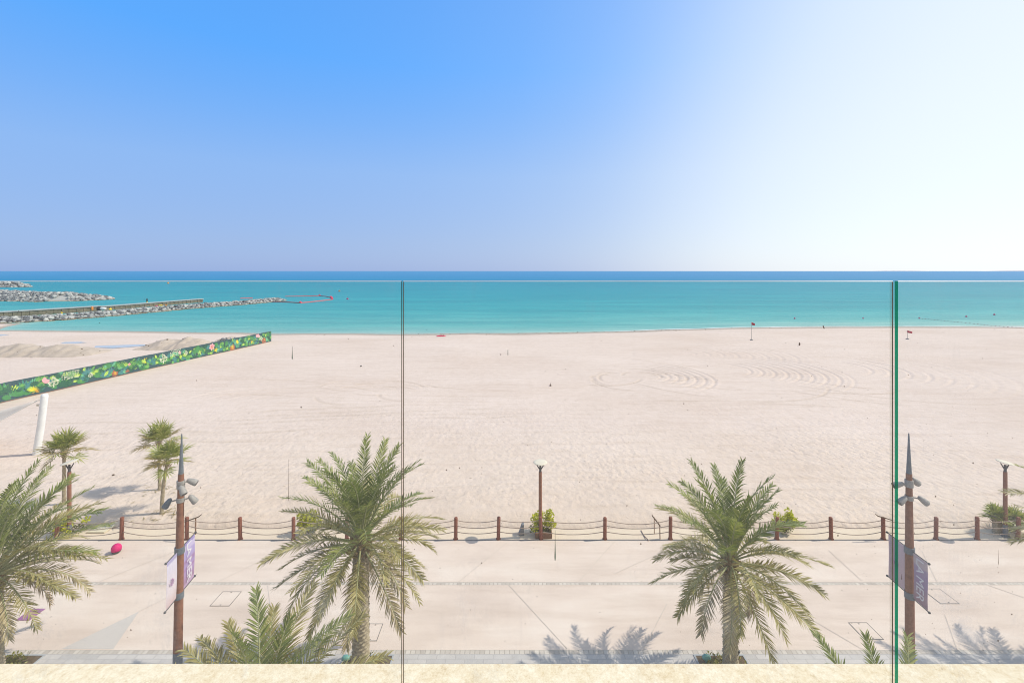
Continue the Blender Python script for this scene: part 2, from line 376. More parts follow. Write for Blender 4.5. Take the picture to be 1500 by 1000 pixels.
def m_glass(name, film, seed, edge=False):
    m, nt, out = newmat(name); v = opos(nt)
    tr = nt.nodes.new('ShaderNodeBsdfTransparent'); tr.inputs[0].default_value = (.955, .993, .985, 1)
    gl = nt.nodes.new('ShaderNodeBsdfGlossy'); gl.inputs['Roughness'].default_value = .0
    ge = nt.nodes.new('ShaderNodeNewGeometry'); dd_ = nt.nodes.new('ShaderNodeVectorMath'); dd_.operation = 'DOT_PRODUCT'
    L(nt, ge.outputs['Normal'], dd_.inputs[0]); L(nt, ge.outputs['Incoming'], dd_.inputs[1])
    sch = mth(nt, 'ADD', .03, mth(nt, 'MULTIPLY', mth(nt, 'POWER', mth(nt, 'SUBTRACT', 1, mth(nt, 'ABSOLUTE', dd_.outputs['Value'])), 5), .9))
    mx = nt.nodes.new('ShaderNodeMixShader'); L(nt, mth(nt, 'MULTIPLY', sch, .6), mx.inputs[0])
    L(nt, tr.outputs[0], mx.inputs[1]); L(nt, gl.outputs[0], mx.inputs[2])
    # salt and dust film with vertical run marks
    a = noise(nt, mapping(nt, v, (9, 1, .7), (0, 0, 0), (seed, 0, 0)), 2.2, 6, .65)
    b = noise(nt, mapping(nt, v, (1, 1, 1), (0, 0, 0), (seed, 0, seed)), 3.2, 5, .6)
    c = noise(nt, mapping(nt, v, (60, 1, 3), (0, 0, 0), (seed, 0, 0)), 1.5, 4, .7)
    f = mth(nt, 'ADD', mth(nt, 'MULTIPLY', a, .5), mth(nt, 'ADD', mth(nt, 'MULTIPLY', b, .6), mth(nt, 'MULTIPLY', c, .25)))
    f = ramp(nt, f, [(.40, (.35,) * 3), (.75, (.80,) * 3), (.90, (2.4,) * 3), (1, (3,) * 3)])
    sp = noise(nt, mapping(nt, v, (1, 1, .6), (0, 0, 0), (seed * 2, 0, seed)), 5.5, 8, .75, .4)
    oz = nt.nodes.new('ShaderNodeSeparateXYZ'); L(nt, v, oz.inputs[0])
    low = mth(nt, 'SUBTRACT', 1, mth(nt, 'MULTIPLY', oz.outputs[2], 1.3), clamp=True)
    f = mth(nt, 'ADD', f, mth(nt, 'MULTIPLY', mth(nt, 'MULTIPLY', ramp(nt, sp, [(.565, (0,) * 3), (.72, (1,) * 3)]), low), 9))
    df = nt.nodes.new('ShaderNodeBsdfDiffuse'); df.inputs[0].default_value = (.82, .80, .80, 1)
    tl = nt.nodes.new('ShaderNodeBsdfTranslucent'); tl.inputs[0].default_value = (.82, .80, .80, 1)
    fm = nt.nodes.new('ShaderNodeMixShader'); fm.inputs[0].default_value = .5
    L(nt, df.outputs[0], fm.inputs[1]); L(nt, tl.outputs[0], fm.inputs[2])
    m2 = nt.nodes.new('ShaderNodeMixShader'); L(nt, mth(nt, 'MULTIPLY', f, film), m2.inputs[0])
    L(nt, mx.outputs[0], m2.inputs[1]); L(nt, fm.outputs[0], m2.inputs[2]); L(nt, m2.outputs[0], out.inputs[0]); return m
def m_edge(name, c, tr, gl=.25):
    m, nt, out = newmat(name)
    p = nt.nodes.new('ShaderNodeBsdfPrincipled'); p.inputs['Base Color'].default_value = (*c, 1); p.inputs['Roughness'].default_value = .25
    p.inputs['Specular IOR Level'].default_value = .5
    t = nt.nodes.new('ShaderNodeBsdfTransparent'); t.inputs[0].default_value = (*tr, 1)
    mx = nt.nodes.new('ShaderNodeMixShader'); mx.inputs[0].default_value = .45
    L(nt, p.outputs[0], mx.inputs[1]); L(nt, t.outputs[0], mx.inputs[2]); L(nt, mx.outputs[0], out.inputs[0]); return m
M['edge_green'] = m_edge('glass_edge_green', (.003, .30, .15), (.01, .40, .22))
M['edge_olive'] = m_edge('glass_edge_olive', (.045, .05, .03), (.14, .14, .08))
M['edge_clear'] = m_edge('glass_edge_clear', (.30, .36, .30), (.85, .9, .85)); M['edge_clear'].node_tree.nodes['Mix Shader'].inputs[0].default_value = .86
M['edge_dark'] = simple('glass_corner_dark', (.09, .075, .045), (.12, .10, .06), 9, .3, .5)
M['arris'] = simple('arris_sky_sheen', (.72, .62, .52), (.52, .46, .42), 3, .4, .3)  # cream colour stands in for sky mirrored in the glass top bevel
M['drip'] = m_edge('dried_drip', (.10, .13, .11), (.45, .55, .5))
M['speck'] = m_edge('dirt_speck', (.12, .09, .06), (.4, .36, .33))

# ------------------------------------------------------------------ camera, sky, sun
cam = bpy.data.cameras.new('camera'); co = bpy.data.objects.new('camera', cam); COL.objects.link(co)
co.location = (0, 0, H); co.rotation_euler = (R(90), 0, 0)
cam.sensor_width = 36; cam.lens = 36 * F / 1500; cam.shift_y = -(500 - HY) / 1500
cam.clip_start = .05; cam.clip_end = 200000
scn.camera = co
SUN_EL, SUN_AZ = 47.0, 84.0     # azimuth clockwise from the view direction (+Y)
w = bpy.data.worlds.new('World'); scn.world = w; w.use_nodes = True
nt = w.node_tree; nt.nodes.clear()
wo = nt.nodes.new('ShaderNodeOutputWorld'); bg = nt.nodes.new('ShaderNodeBackground')
sky = nt.nodes.new('ShaderNodeTexSky'); sky.sky_type = 'NISHITA'; sky.sun_disc = False
sky.sun_elevation = R(SUN_EL); sky.sun_rotation = R(SUN_AZ)
sky.air_density = 1.0; sky.dust_density = .6; sky.ozone_density = 1.5; sky.altitude = 0
SKYS = .12
tc = nt.nodes.new('ShaderNodeTexCoord').outputs['Generated']
sd0 = (math.sin(R(SUN_AZ)) * math.cos(R(SUN_EL)), math.cos(R(SUN_AZ)) * math.cos(R(SUN_EL)), math.sin(R(SUN_EL)))
nv_ = nt.nodes.new('ShaderNodeVectorMath'); nv_.operation = 'NORMALIZE'; L(nt, tc, nv_.inputs[0])
dp = nt.nodes.new('ShaderNodeVectorMath'); dp.operation = 'DOT_PRODUCT'; L(nt, nv_.outputs[0], dp.inputs[0]); dp.inputs[1].default_value = sd0
sz = nt.nodes.new('ShaderNodeSeparateXYZ'); L(nt, nv_.outputs[0], sz.inputs[0])
base = ramp(nt, sz.outputs[2], [(0, (.25, .40, .78)), (.06, (.265, .425, .80)), (.2, (.25, .475, .92)), (.29, (.17, .45, 1.0)), (.40, (.095, .425, 1.08)), (.8, (.07, .32, .95))], 'LINEAR')
dq = nt.nodes.new('ShaderNodeVectorMath'); dq.operation = 'DOT_PRODUCT'; L(nt, nv_.outputs[0], dq.inputs[0]); dq.inputs[1].default_value = (.995, .05, -.15)
# sky overhead and behind the building made paler, for less blue light
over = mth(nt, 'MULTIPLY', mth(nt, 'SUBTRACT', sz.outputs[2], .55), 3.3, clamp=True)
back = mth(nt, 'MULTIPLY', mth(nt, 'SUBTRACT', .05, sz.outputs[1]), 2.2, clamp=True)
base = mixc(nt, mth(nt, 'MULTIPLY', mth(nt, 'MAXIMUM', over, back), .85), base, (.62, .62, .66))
glow = ramp(nt, mth(nt, 'DIVIDE', mth(nt, 'ADD', dq.outputs['Value'], .75), 1.55), [(0.000, (0,) * 3), (0.194, (0.015,) * 3), (0.355, (0.05,) * 3), (0.484, (0.11,) * 3), (0.561, (0.17,) * 3), (0.626, (0.26,) * 3), (0.690, (0.42,) * 3), (0.755, (0.62,) * 3), (0.806, (0.75,) * 3), (0.871, (0.86,) * 3), (0.935, (0.92,) * 3), (1.000, (0.95,) * 3)], 'B_SPLINE')
hz = mth(nt, 'MULTIPLY', mth(nt, 'SUBTRACT', 1, mth(nt, 'MULTIPLY', mth(nt, 'ABSOLUTE', sz.outputs[2]), 3), clamp=True), mth(nt, 'MULTIPLY', mth(nt, 'ADD', dp.outputs['Value'], .55), .12, clamp=True))
air = mixc(nt, mth(nt, 'ADD', glow, mth(nt, 'MULTIPLY', hz, mth(nt, 'SUBTRACT', 1, glow)), clamp=True), base, (1.0, 1.06, 1.09))
scl = nt.nodes.new('ShaderNodeVectorMath'); scl.operation = 'SCALE'; L(nt, air, scl.inputs[0]); scl.inputs['Scale'].default_value = 1 / SKYS
SKYCOL = mixc(nt, .82, sky.outputs[0], scl.outputs[0])
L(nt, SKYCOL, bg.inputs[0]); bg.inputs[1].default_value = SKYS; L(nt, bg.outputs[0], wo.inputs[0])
sl = bpy.data.lights.new('sun', 'SUN'); sl.energy = 4.0; sl.angle = R(.53); sl.color = (1, .885, .76)
so = bpy.data.objects.new('sun', sl); COL.objects.link(so)
sd = Vector((math.sin(R(SUN_AZ)) * math.cos(R(SUN_EL)), math.cos(R(SUN_AZ)) * math.cos(R(SUN_EL)), math.sin(R(SUN_EL))))
so.rotation_euler = sd.to_track_quat('Z', 'Y').to_euler(); so.location = sd * 60
vs = scn.view_settings; vs.view_transform = 'Standard'; vs.look = 'None'; vs.exposure = .05; vs.gamma = 1
scn.cycles.pixel_filter_type = 'BLACKMAN_HARRIS'; scn.cycles.filter_width = 1.05

# ------------------------------------------------------------------ beach, sea
SH = np.array([(-400, 121), (-160, 117), (-122, 114), (-119, 108), (-114, 101.5), (-93, 100.4), (-66, 97.6), (-47, 95.5), (-23, 95), (0, 96.5), (22, 99.3), (38, 102.8), (56, 106), (89, 107.9), (120, 106.6), (400, 104)])
def shore(x): return np.interp(x, SH[:, 0], SH[:, 1])
def vnoise(x, y, s, seed):
    xs = x * s; ys = y * s
    xi = np.floor(xs); yi = np.floor(ys); fx = xs - xi; fy = ys - yi
    def h(a, b):
        q = np.sin(a * 127.1 + b * 311.7 + seed * 74.7) * 43758.5453
        return q - np.floor(q)
    fx = fx * fx * (3 - 2 * fx); fy = fy * fy * (3 - 2 * fy)
    return (h(xi, yi) * (1 - fx) + h(xi + 1, yi) * fx) * (1 - fy) + (h(xi, yi + 1) * (1 - fx) + h(xi + 1, yi + 1) * fx) * fy
_lq = random.Random(12)
LOOPS = [(13 + _lq.uniform(-3, 6), 52 + _lq.uniform(-2.5, 3.5), _lq.uniform(1.5, 5), (a_ := _lq.uniform(0, 250)), a_ + _lq.uniform(50, 110), .16) for _ in range(11)]
LOOPS += [(-13 + _lq.uniform(-4, 3), 46 + _lq.uniform(-2, 3), _lq.uniform(2, 6), (a_ := _lq.uniform(0, 250)), a_ + _lq.uniform(40, 90), .14) for _ in range(7)]
LOOPS += [(30 + _lq.uniform(-6, 16), 56 + _lq.uniform(-3, 6), _lq.uniform(5, 14), (a_ := _lq.uniform(180, 260)), a_ + _lq.uniform(30, 70), .14) for _ in range(8)]
def sstep(a, b, t):
    t = np.clip((t - a) / (b - a), 0, 1); return t * t * (3 - 2 * t)
def groove(dd, wd, dep):
    q = dd / wd
    return -dep * np.exp(-q * q) + dep * .6 * (np.exp(-((q - 1.7) ** 2)) + np.exp(-((q + 1.7) ** 2)))
TRK = []   # long wheel tracks: (x0, x1, function of x giving y, width, depth)
def tr_px(pts, wd=.10, dep=.03):
    ws = [gp(a, b) for a, b in pts]; xs_ = [p[0] for p in ws]; ys_ = [p[1] for p in ws]
    TRK.append((xs_, ys_, wd, dep))
for pts in ([(330, 606), (420, 601), (520, 597), (600, 594)], [(345, 612), (440, 607), (560, 601)], [(320, 617), (430, 612), (585, 605)], [(340, 622), (440, 617), (590, 607)],
            [(270, 632), (350, 636), (420, 632), (455, 629)], [(265, 646), (340, 648), (400, 645)], [(330, 577), (370, 577), (440, 582)], [(390, 584), (440, 582), (500, 583)],
            [(460, 567), (505, 574)], [(320, 555), (420, 556), (470, 561)], [(500, 566), (560, 575)], [(600, 603), (660, 601), (720, 599)], [(600, 608), (700, 606), (750, 601)],
            [(640, 611), (700, 613), (760, 609)], [(610, 565), (640, 567), (680, 571), (740, 572)], [(920, 524), (960, 531), (1010, 536), (1045, 541)], [(935, 527), (980, 534), (1040, 547)],
            [(960, 559), (1000, 563), (1060, 566), (1086, 571)], [(970, 566), (1030, 568), (1086, 572)], [(1180, 562), (1200, 568), (1240, 571)], [(1140, 553), (1165, 560)],
            [(1165, 567), (1215, 577), (1300, 590)], [(60, 640), (120, 636), (200, 633), (300, 638)], [(40, 622), (140, 618), (230, 620)], [(970, 587), (1040, 588)], [(1000, 583), (1100, 590), (1220, 596)]):
    tr_px(pts)
def arcs(x, y, cx, cy, r0, r1, step, a0, a1, ex=1.0, wd=.16, dep=.04):
    dx = (x - cx) / ex; dy = y - cy
    r = np.sqrt(dx * dx + dy * dy); a = np.degrees(np.arctan2(dy, dx))
    k = ((r - r0) / step); fr = (k - np.round(k)) * step
    msk = sstep(r0 - step * .5, r0, r) * (1 - sstep(r1, r1 + step * .5, r)) * sstep(a0 - 12, a0 + 12, a) * (1 - sstep(a1 - 12, a1 + 12, a))
    return groove(fr, wd, dep) * msk
def sandz(x, y):
    d = shore(x) - y + (vnoise(x, y * 0, .12, 5) - .5) * 1.0
    z = np.where(d > 0, WZ * (1 - sstep(0, 15, d)), WZ + .045 * np.minimum(d, 0))
    z = np.maximum(z, -3.2)
    land = sstep(0, 6, d)
    z = z + land * ((vnoise(x, y, .11, 1) - .5) * .10 + (vnoise(x, y, .33, 2) - .5) * .04)
    # berm line
    z = z + land * .05 * np.exp(-((d - 13) / 1.2) ** 2)
    # wind-blown drift scallops beside the walkway
    edge = sstep(21.9, 23.0, y) * (1 - sstep(24.5, 27, y))
    z = z + edge * (.10 + .13 * vnoise(x + 0.5 * y, y, .42, 9))
    for xs_, ys_, wd, dep in TRK:
        yl = np.interp(x, xs_, ys_); m = sstep(xs_[0] - 2, xs_[0] + 1.5, x) * (1 - sstep(xs_[-1] - 1.5, xs_[-1] + 2, x))
        wob = (vnoise(x, x * 0, .8, 3) - .5) * .12
        z = z + 1.6 * m * groove(y - yl - wob, wd, dep)
    z = z + 1.7 * arcs(x, y, 15.2, 53.5, 2.2, 8.2, .95, -60, 62, 1.0)
    z = z + 1.6 * arcs(x, y, 24.5, 57.5, 4.5, 13.5, 1.15, -52, 40, 1.15)
    z = z + 1.6 * arcs(x, y, 38, 59, 6, 18, 1.6, -55, 30, 1.2, .18, .035)
    for cx, cy, r, a0, a1, wd in LOOPS:
        a = np.degrees(np.arctan2(y - cy, x - cx)) % 360
        z = z + sstep(a0 - 8, a0 + 8, a) * (1 - sstep(a1 - 8, a1 + 8, a)) * groove(np.hypot(x - cx, y - cy) - r, wd, .05)
    z = z + arcs(x, y, 24, 68, 2.5, 14, 1.5, -30, 60, 1.3, .2, .035)
    z = z + arcs(x, y, -22.5, 43.5, 1.5, 5.5, 1.3, 60, 170, 1.6, .15, .04)
    z = z + arcs(x, y, -14, 47, 1.2, 3.4, 1.1, 20, 160, 1.8, .14, .045)
    z = z + arcs(x, y, -29, 49, 4, 11, 1.7, 140, 178, 1.0, .15, .03)
    # sink under the paved promenade
    z = np.where(y < 21.75, -.20, z)
    k = sstep(21.75, 22.3, y); z = np.where((y >= 21.75), (-.20) * (1 - k) + z * k, z)
    return z
def trackmask(x, y):
    m_ = np.zeros_like(x)
    for xs_, ys_, wd, dep in TRK:
        yl = np.interp(x, xs_, ys_); m = sstep(xs_[0] - 2, xs_[0] + 1.5, x) * (1 - sstep(xs_[-1] - 1.5, xs_[-1] + 2, x))
        wob = (vnoise(x, x * 0, .8, 3) - .5) * .12
        brk = .35 + .65 * sstep(.25, .6, vnoise(x, y, .7, xs_[0]))
        m_ = np.maximum(m_, m * brk * np.exp(-((y - yl - wob) / .15) ** 2))
    for cx, cy, r, a0, a1, wd in LOOPS:
        rr_ = np.hypot(x - cx, (y - cy)); a = np.degrees(np.arctan2(y - cy, x - cx)) % 360
        am = sstep(a0 - 8, a0 + 8, a) * (1 - sstep(a1 - 8, a1 + 8, a)) if a1 < 400 else 1
        m_ = np.maximum(m_, am * np.exp(-((rr_ - r) / wd) ** 2))
    return m_
def axis(segs):
    out = []
    for a, b, s in segs:
        n = max(1, int(round((b - a) / s))); out += list(np.linspace(a, b, n, endpoint=False))
    out.append(segs[-1][1]); return np.array(out)
ax = axis([(-400, -130, 6), (-130, -70, .8), (-70, -34, .3), (-34, 50, .17), (50, 90, .4), (90, 130, 1.0), (130, 400, 6)])
ay = axis([(-120, 20, 10), (20, 21.6, .4), (21.6, 27, .12), (27, 45, .2), (45, 72, .145), (72, 92, .35), (92, 122, .35), (122, 160, 2)])
GX, GY = np.meshgrid(ax, ay)
GZ = sandz(GX, GY)
nx, ny = len(ax), len(ay)
me = bpy.data.meshes.new('beach_sand')
me.vertices.add(nx * ny); me.vertices.foreach_set('co', np.stack([GX, GY, GZ], -1).astype(np.float32).ravel())
idx = np.arange(nx * ny).reshape(ny, nx)
q = np.stack([idx[:-1, :-1], idx[:-1, 1:], idx[1:, 1:], idx[1:, :-1]], -1).reshape(-1, 4)
me.loops.add(q.size); me.loops.foreach_set('vertex_index', q.ravel().astype(np.int32))
me.polygons.add(len(q)); me.polygons.foreach_set('loop_start', (np.arange(len(q)) * 4).astype(np.int32))
me.polygons.foreach_set('use_smooth', np.ones(len(q), bool))
me.materials.append(M['sand']); me.update(); me.validate()
TM = trackmask(GX, GY)
ta = me.attributes.new('trk', 'FLOAT', 'POINT'); ta.data.foreach_set('value', TM.astype(np.float32).ravel())
o = bpy.data.objects.new('beach_sand', me); COL.objects.link(o); tag(o, kind='structure')
def zat(x, y): return float(sandz(np.array([float(x)]), np.array([float(y)]))[0])

# sea: one sheet reaching the horizon, carrying its distance from the shore
sxs = list(np.linspace(-160, 160, 65)); sxs = [-90000, -20000, -4000, -1200, -400] + sxs + [400, 1200, 4000, 20000, 90000]
sys_ = [80, 88, 92] + list(np.arange(94, 130, 1.5)) + [135, 145, 160, 190, 230, 290, 380, 520, 700, 1000, 1600, 3000, 8000, 25000, 90000]
vv = []; off = []
for y in sys_:
    for x in sxs: vv.append((x, y, WZ)); off.append(y - float(shore(x)))
ff = []
for j in range(len(sys_) - 1):
    for i in range(len(sxs) - 1):
        a = j * len(sxs) + i; ff.append((a, a + 1, a + 1 + len(sxs), a + len(sxs)))
mb = MB(); mb.add(vv, ff); o = mb.build('sea', M['sea']); tag(o, kind='structure')
at = o.data.attributes.new('off', 'FLOAT', 'POINT'); at.data.foreach_set('value', off)
# surf line
mb = MB(); xs_ = np.arange(20, 130, .5); vs_ = []; 
for i, x in enumerate(xs_):
    ys = float(shore(x)) + (float(vnoise(np.array([x]), np.array([0.]), .12, 5)[0]) - .5) * 1.0
    wdt = .25 + .7 * float(vnoise(np.array([x]), np.array([3.]), .5, 8)[0]) * min(1, (x - 20) / 20)
    vs_ += [(x, ys + .05, WZ + .012), (x, ys + .1 + wdt, WZ + .012)]
mb.add(vs_, [(2 * i, 2 * i + 2, 2 * i + 3, 2 * i + 1) for i in range(len(xs_) - 1)])
tag(mb.build('surf_foam', M['foam']), kind='stuff')
# far land
mb = MB(); rr = random.Random(3)
for (a, b, hh) in ((1276, 1366, 30), (1458, 1560, 38)):
    D_ = 21000; n = 24; top = []; 
    for i in range(n + 1):
        t = i / n; x = xa(a + (b - a) * t, D_); z = hh * (math.sin(PI * t) ** .4) * (1 + rr.uniform(-.15, .15)) - 2
        top.append((x, z))
    vs_ = []
    for x, z in top: vs_ += [(x, D_, -2), (x, D_ + 150, max(z, -1)), (x, D_ + 1200, -2)]
    fs = []
    for i in range(n): fs += [(3 * i, 3 * i + 3, 3 * i + 4, 3 * i + 1), (3 * i + 1, 3 * i + 4, 3 * i + 5, 3 * i + 2)]
    mb.add(vs_, fs)
tag(mb.build('distant_coast', M['land']), kind='structure')

# ------------------------------------------------------------------ promenade
def sheet(name, x0, x1, y0, y1, z, mat, kind='structure'):
    mb = MB(); mb.add([(x0, y0, z), (x1, y0, z), (x1, y1, z), (x0, y1, z)], [(0, 1, 2, 3)]); return tag(mb.build(name, mat), kind=kind)
mb = MB(); mb.box((0, 4.45, -.06), (160, 32.9, .12)); tag(mb.build('promenade', M['prom']), kind='structure')
mb = MB(); mb.box((0, 21.36, -.075), (160, .90, .07)); tag(mb.build('border_strip', M['strip']), kind='structure')
sheet('steel_edge', -80, 80, 20.80, 20.87, .004, M['jointd'])
sheet('cobble_band', -80, 80, 17.86, 18.02, .004, M['setts'])
sheet('grey_paving', -80, 80, 2, 14.64, .004, M['pavers'])
tag(sheet('cobble_band', -80, 80, 14.64, 14.80, .004, M['setts']))
def gline(mb, p, q, wd, z=.008):
    p = Vector((p[0], p[1], z)); q = Vector((q[0], q[1], z)); t = (q - p).normalized(); n = Vector((-t.y, t.x, 0)) * wd / 2
    mb.add([p - n, q - n, q + n, p + n], [(0, 1, 2, 3)])
mb = MB()
for a in ([(745, 856), (831, 950)], [(848, 851), (901, 792)], [(1160, 890), (1262, 950)], [(321, 851), (402, 811)], [(392, 857), (398, 905)], [(673, 851), (742, 795)],
          [(977, 884), (942, 951)], [(147, 851), (262, 805)], [(1372, 851), (1350, 806)], [(1448, 857), (1520, 882)], [(1214, 806), (1262, 850)], [(1402, 951), (1384, 900)],
          [(204, 895), (255, 870)], [(1010, 790), (900, 840)], [(60, 857), (20, 880)]):
    gline(mb, gp(*a[0]), gp(*a[1]), .022)
tag(mb.build('paving_joints', M['joint']), kind='structure')
mb = MB(); vs_ = [(*gp(a, b), .006) for a, b in ((90, 950), (166, 950), (204, 895))]; mb.add(vs_, [(0, 1, 2)])  # flat triangle in a darker tone than the promenade
tag(mb.build('dark_triangle', M['tri']), kind='structure')
def cover(x0, x1, y0, y1, label):
    t = empty('access_cover', ((x0 + x1) / 2, (y0 + y1) / 2, 0), label, 'access cover', 'paved access covers in the promenade')
    w_, h_ = x1 - x0, y1 - y0
    mb = MB(); mb.box((0, 0, .004), (w_ - .04, h_ - .04, .008)); mb.build('lid', M['prom'], t)
    mb = MB()
    for s in (-1, 1):
        mb.box((0, s * (h_ / 2 - .01), .006), (w_, .02, .012)); mb.box((s * (w_ / 2 - .01), 0, .006), (.02, h_ - .042, .012))
    mb.build('frame', M['jointd'], t)
    for s in (-1, 1):
        mb = MB(); mb.box((0, s * (h_ / 2 - .06), .012), (.05, .03, .008)); mb.build('lifting_key', M['jointd'], t)
for (nl, nr, yn, fr, yf, lb) in ((307, 336, 887.4, 355.4, 866, 'square access cover beside the pole with the pale pink and purple banners'),
                             (530, 552, 938.5, 563, 913, 'square access cover partly behind the trunk of the palm at the first glass joint'),
                             (1266.5, 1295, 936.4, 1272.5, 911.3, 'square access cover just left of the green glass edge'),
                             (1378, 1406, 884, 1379, 862, 'square access cover right of the mauve banner')):
    x1, y0 = gp(nr, yn); x0, _ = gp(nl, yn); y1 = gp(fr, yf)[1]
    cover(x0, x1, y0, y1, lb)
o = MB(); o.box((0, 0, .008), (.49, .55, .016)); o = o.build('floor_mat', M['purplemat']); o.location = (-17.25, 16.32, 0)
tag(o, 'flat purple square mat lying on the promenade near the left palm', 'mat')
t = empty('beach_ball', (xa(170.5, 19.9), 19.9, 0), 'magenta ball with dark underside resting on the promenade by the fence', 'ball')
mb = MB(); mb.ball((0, 0, .20), (.19, .19, .20), 0, 20, 14); mb.build('ball_cover', M['magenta'], t)
mb = MB(); mb.tube([(0, 0, .0), (0, 0, .05), (0, 0, .10)], [.10, .155, .178], 20); mb.build('dark_base', M['darksteel'], t)

# ------------------------------------------------------------------ balcony with glass balustrade
YG = 1.30
bal = empty('balcony', (0, 0, 0), 'cream stone balcony ledge along the bottom edge of the view', 'balcony')
mb = MB()
CT = za(970.2, 1.55)
segs = [(-3.2, -.62), (-.616, 1.9), (1.904, 3.4)]
for a, b in [(-3.2, 3.4)]:
    mb.box(((a + b) / 2, 1.355, CT - .04), (b - a, .39, .08))
cop = mb.build('coping', M['coping'], bal)
bv = cop.modifiers.new('bevel', 'BEVEL'); bv.width = .006; bv.segments = 3
mb = MB(); mb.box((.1, 1.36, CT / 2 - .04), (6.6, .30, CT - .08)); mb.build('wall', M['pale'], bal)
mb = MB(); mb.box((.1, -.4, CT - .35), (6.6, 3.1, .20)); mb.build('floor_slab', M['pale'], bal)
ZT = za(411.6, YG)
def pane(x0, x1, film, seed, label, left_mat, right_mat):
    t = empty('glass_panel', ((x0 + x1) / 2, YG, CT), label, 'glass panel', 'frameless glass balustrade panels')
    w_ = x1 - x0; hh = ZT - CT; th = .012; c = .0013
    mb = MB()
    # cross-section with a small polished arris along the top
    sec = [(0, -.01), (0, hh - c), (c, hh), (th - c, hh), (th, hh - c), (th, -.01)]
    n = len(sec)
    vs_ = [(-w_ / 2, y, z) for y, z in sec] + [(w_ / 2, y, z) for y, z in sec]
    mi = [0, 1, 1, 1, 0, 0]
    for i in range(n):
        j = (i + 1) % n
        mb.add([vs_[i], vs_[j], vs_[n + j], vs_[n + i]], [(0, 3, 2, 1)], mi[i])
    mb.add(vs_[:n], [tuple(range(n))], 2); mb.add(vs_[n:], [tuple(reversed(range(n)))], 3)
    mb.build('glass_pane', [m_glass('balustrade_glass', film, seed), M['arris'], left_mat, right_mat], t)
    return t
PX = [(-1.725, xa(587.8, YG)), (xa(590.6, YG), xa(1308.3, YG)), (xa(1315.6, YG), 2.52)]
p1 = pane(*PX[0], .032, 1.3, 'left clear glass balustrade panel with vertical water streaks', M['edge_olive'], M['edge_olive'])
p2 = pane(*PX[1], .028, 4.1, 'middle clear glass balustrade panel between the two open joints', M['edge_clear'], M['edge_clear'])
for s_ in (-1, 1):
    mb = MB(); mb.box((s_ * ((PX[1][1] - PX[1][0]) / 2 - .0009), .0008, (ZT - CT) / 2), (.0018, .0026, ZT - CT - .004)); mb.build('polished_corner', M['edge_dark'], p2)
p3 = pane(*PX[2], .066, 8.6, 'right hazy glass balustrade panel with bright green vertical edge', M['edge_green'], M['edge_green'])
def on_pane(p, px, py): return (xa(px, YG) - p.location.x, -.0007, za(py, YG) - CT)
def drip(p, px, y0, y1, w0, w1, mat='drip'):
    mb = MB(); n = 8; L_ = []; R_ = []
    for i in range(n + 1):
        t = i / n; wd = (w0 + (w1 - w0) * t ** 2) * YG / F / 2
        if i == n: wd *= .5
        x, y, z = on_pane(p, px, y0 + (y1 - y0) * t); L_.append((x - wd, y, z)); R_.append((x + wd, y, z))
    mb.add(L_ + R_, [(i, n + 1 + i, n + 2 + i, i + 1) for i in range(n)]); mb.build('dried_drip', M[mat], p)
drip(p1, 428.3, 507, 526, .5, 2.4); drip(p2, 813.2, 776, 820, .5, 3.0); drip(p2, 744, 512, 520, .7, 1.3); drip(p1, 423, 672, 733, .3, .9, 'speck')
drip(p3, 1462, 805, 826, .3, 1.3, 'speck'); drip(p3, 1300.5 + 20, 840, 848, .4, 1.6, 'speck')
for p, (a, b), n, sd_ in ((p1, (5, 580), 70, 1), (p2, (600, 1300), 130, 2), (p3, (1325, 1495), 70, 3)):
    mb = MB(); q = random.Random(sd_)
    for k in range(n):
        px = q.uniform(a, b); py = 420 + 545 * q.random() ** .6; r_ = q.uniform(.35, .8) * YG / F * (1.5 if q.random() < .08 else .8)
        x, y, z = on_pane(p, px, py); m_ = 6
        mb.add([(x + r_ * math.cos(2 * PI * i / m_), y, z + r_ * q.uniform(.8, 1.6) * math.sin(2 * PI * i / m_)) for i in range(m_)], [tuple(range(m_))])
    tag(mb.build('dirt_specks', M['speck'], p), kind='stuff')

# ------------------------------------------------------------------ rope fence
FY = 20.92
fpx = [-110, -12, 83, 178, 273.5, 352, 430, 508, 587, 667.5, 730, 792.5, 886, 982, 1060, 1138, 1217.5, 1294, 1371, 1431.5, 1491, 1570, 1650]
fx = [xa(p, FY) for p in fpx]
fence = empty('rope_fence', (0, FY, 0), 'rope fence of short rust brown posts along the promenade edge', 'fence')
rq = random.Random(5)
proto_me = None
for i, x in enumerate(fx):
    if proto_me is None:
        mb = MB(); mb.tube([(0, 0, -.1), (0, 0, .97), (0, 0, 1.0), (0, 0, 1.012)], [.082, .080, .074, .055], 16)
        mb.tube([(0, 0, -.04), (0, 0, .03)], .11, 16)
        o = mb.build('post', M['rustpost'], fence); proto_me = o.data
    else:
        o = bpy.data.objects.new('post', proto_me); COL.objects.link(o); o.parent = fence
    o.location = (x, 0, 0); o.rotation_euler = (R(rq.uniform(-1.5, 1.5)), R(rq.uniform(-1.5, 1.5)), rq.uniform(0, 6))
for i in range(len(fx) - 1):
    for j, z in enumerate((.86, .60, .33)):
        a, b = fx[i] + .07, fx[i + 1] - .07
        sag = (b - a) * .055 * rq.uniform(.8, 1.25); pts = []
        for k in range(13):
            t = k / 12; pts.append((a + (b - a) * t, .0, z - sag * 4 * t * (1 - t) + rq.uniform(-.004, .004)))
        mb = MB(); mb.tube(pts, .016, 6); mb.build('rope', M['rope'], fence)

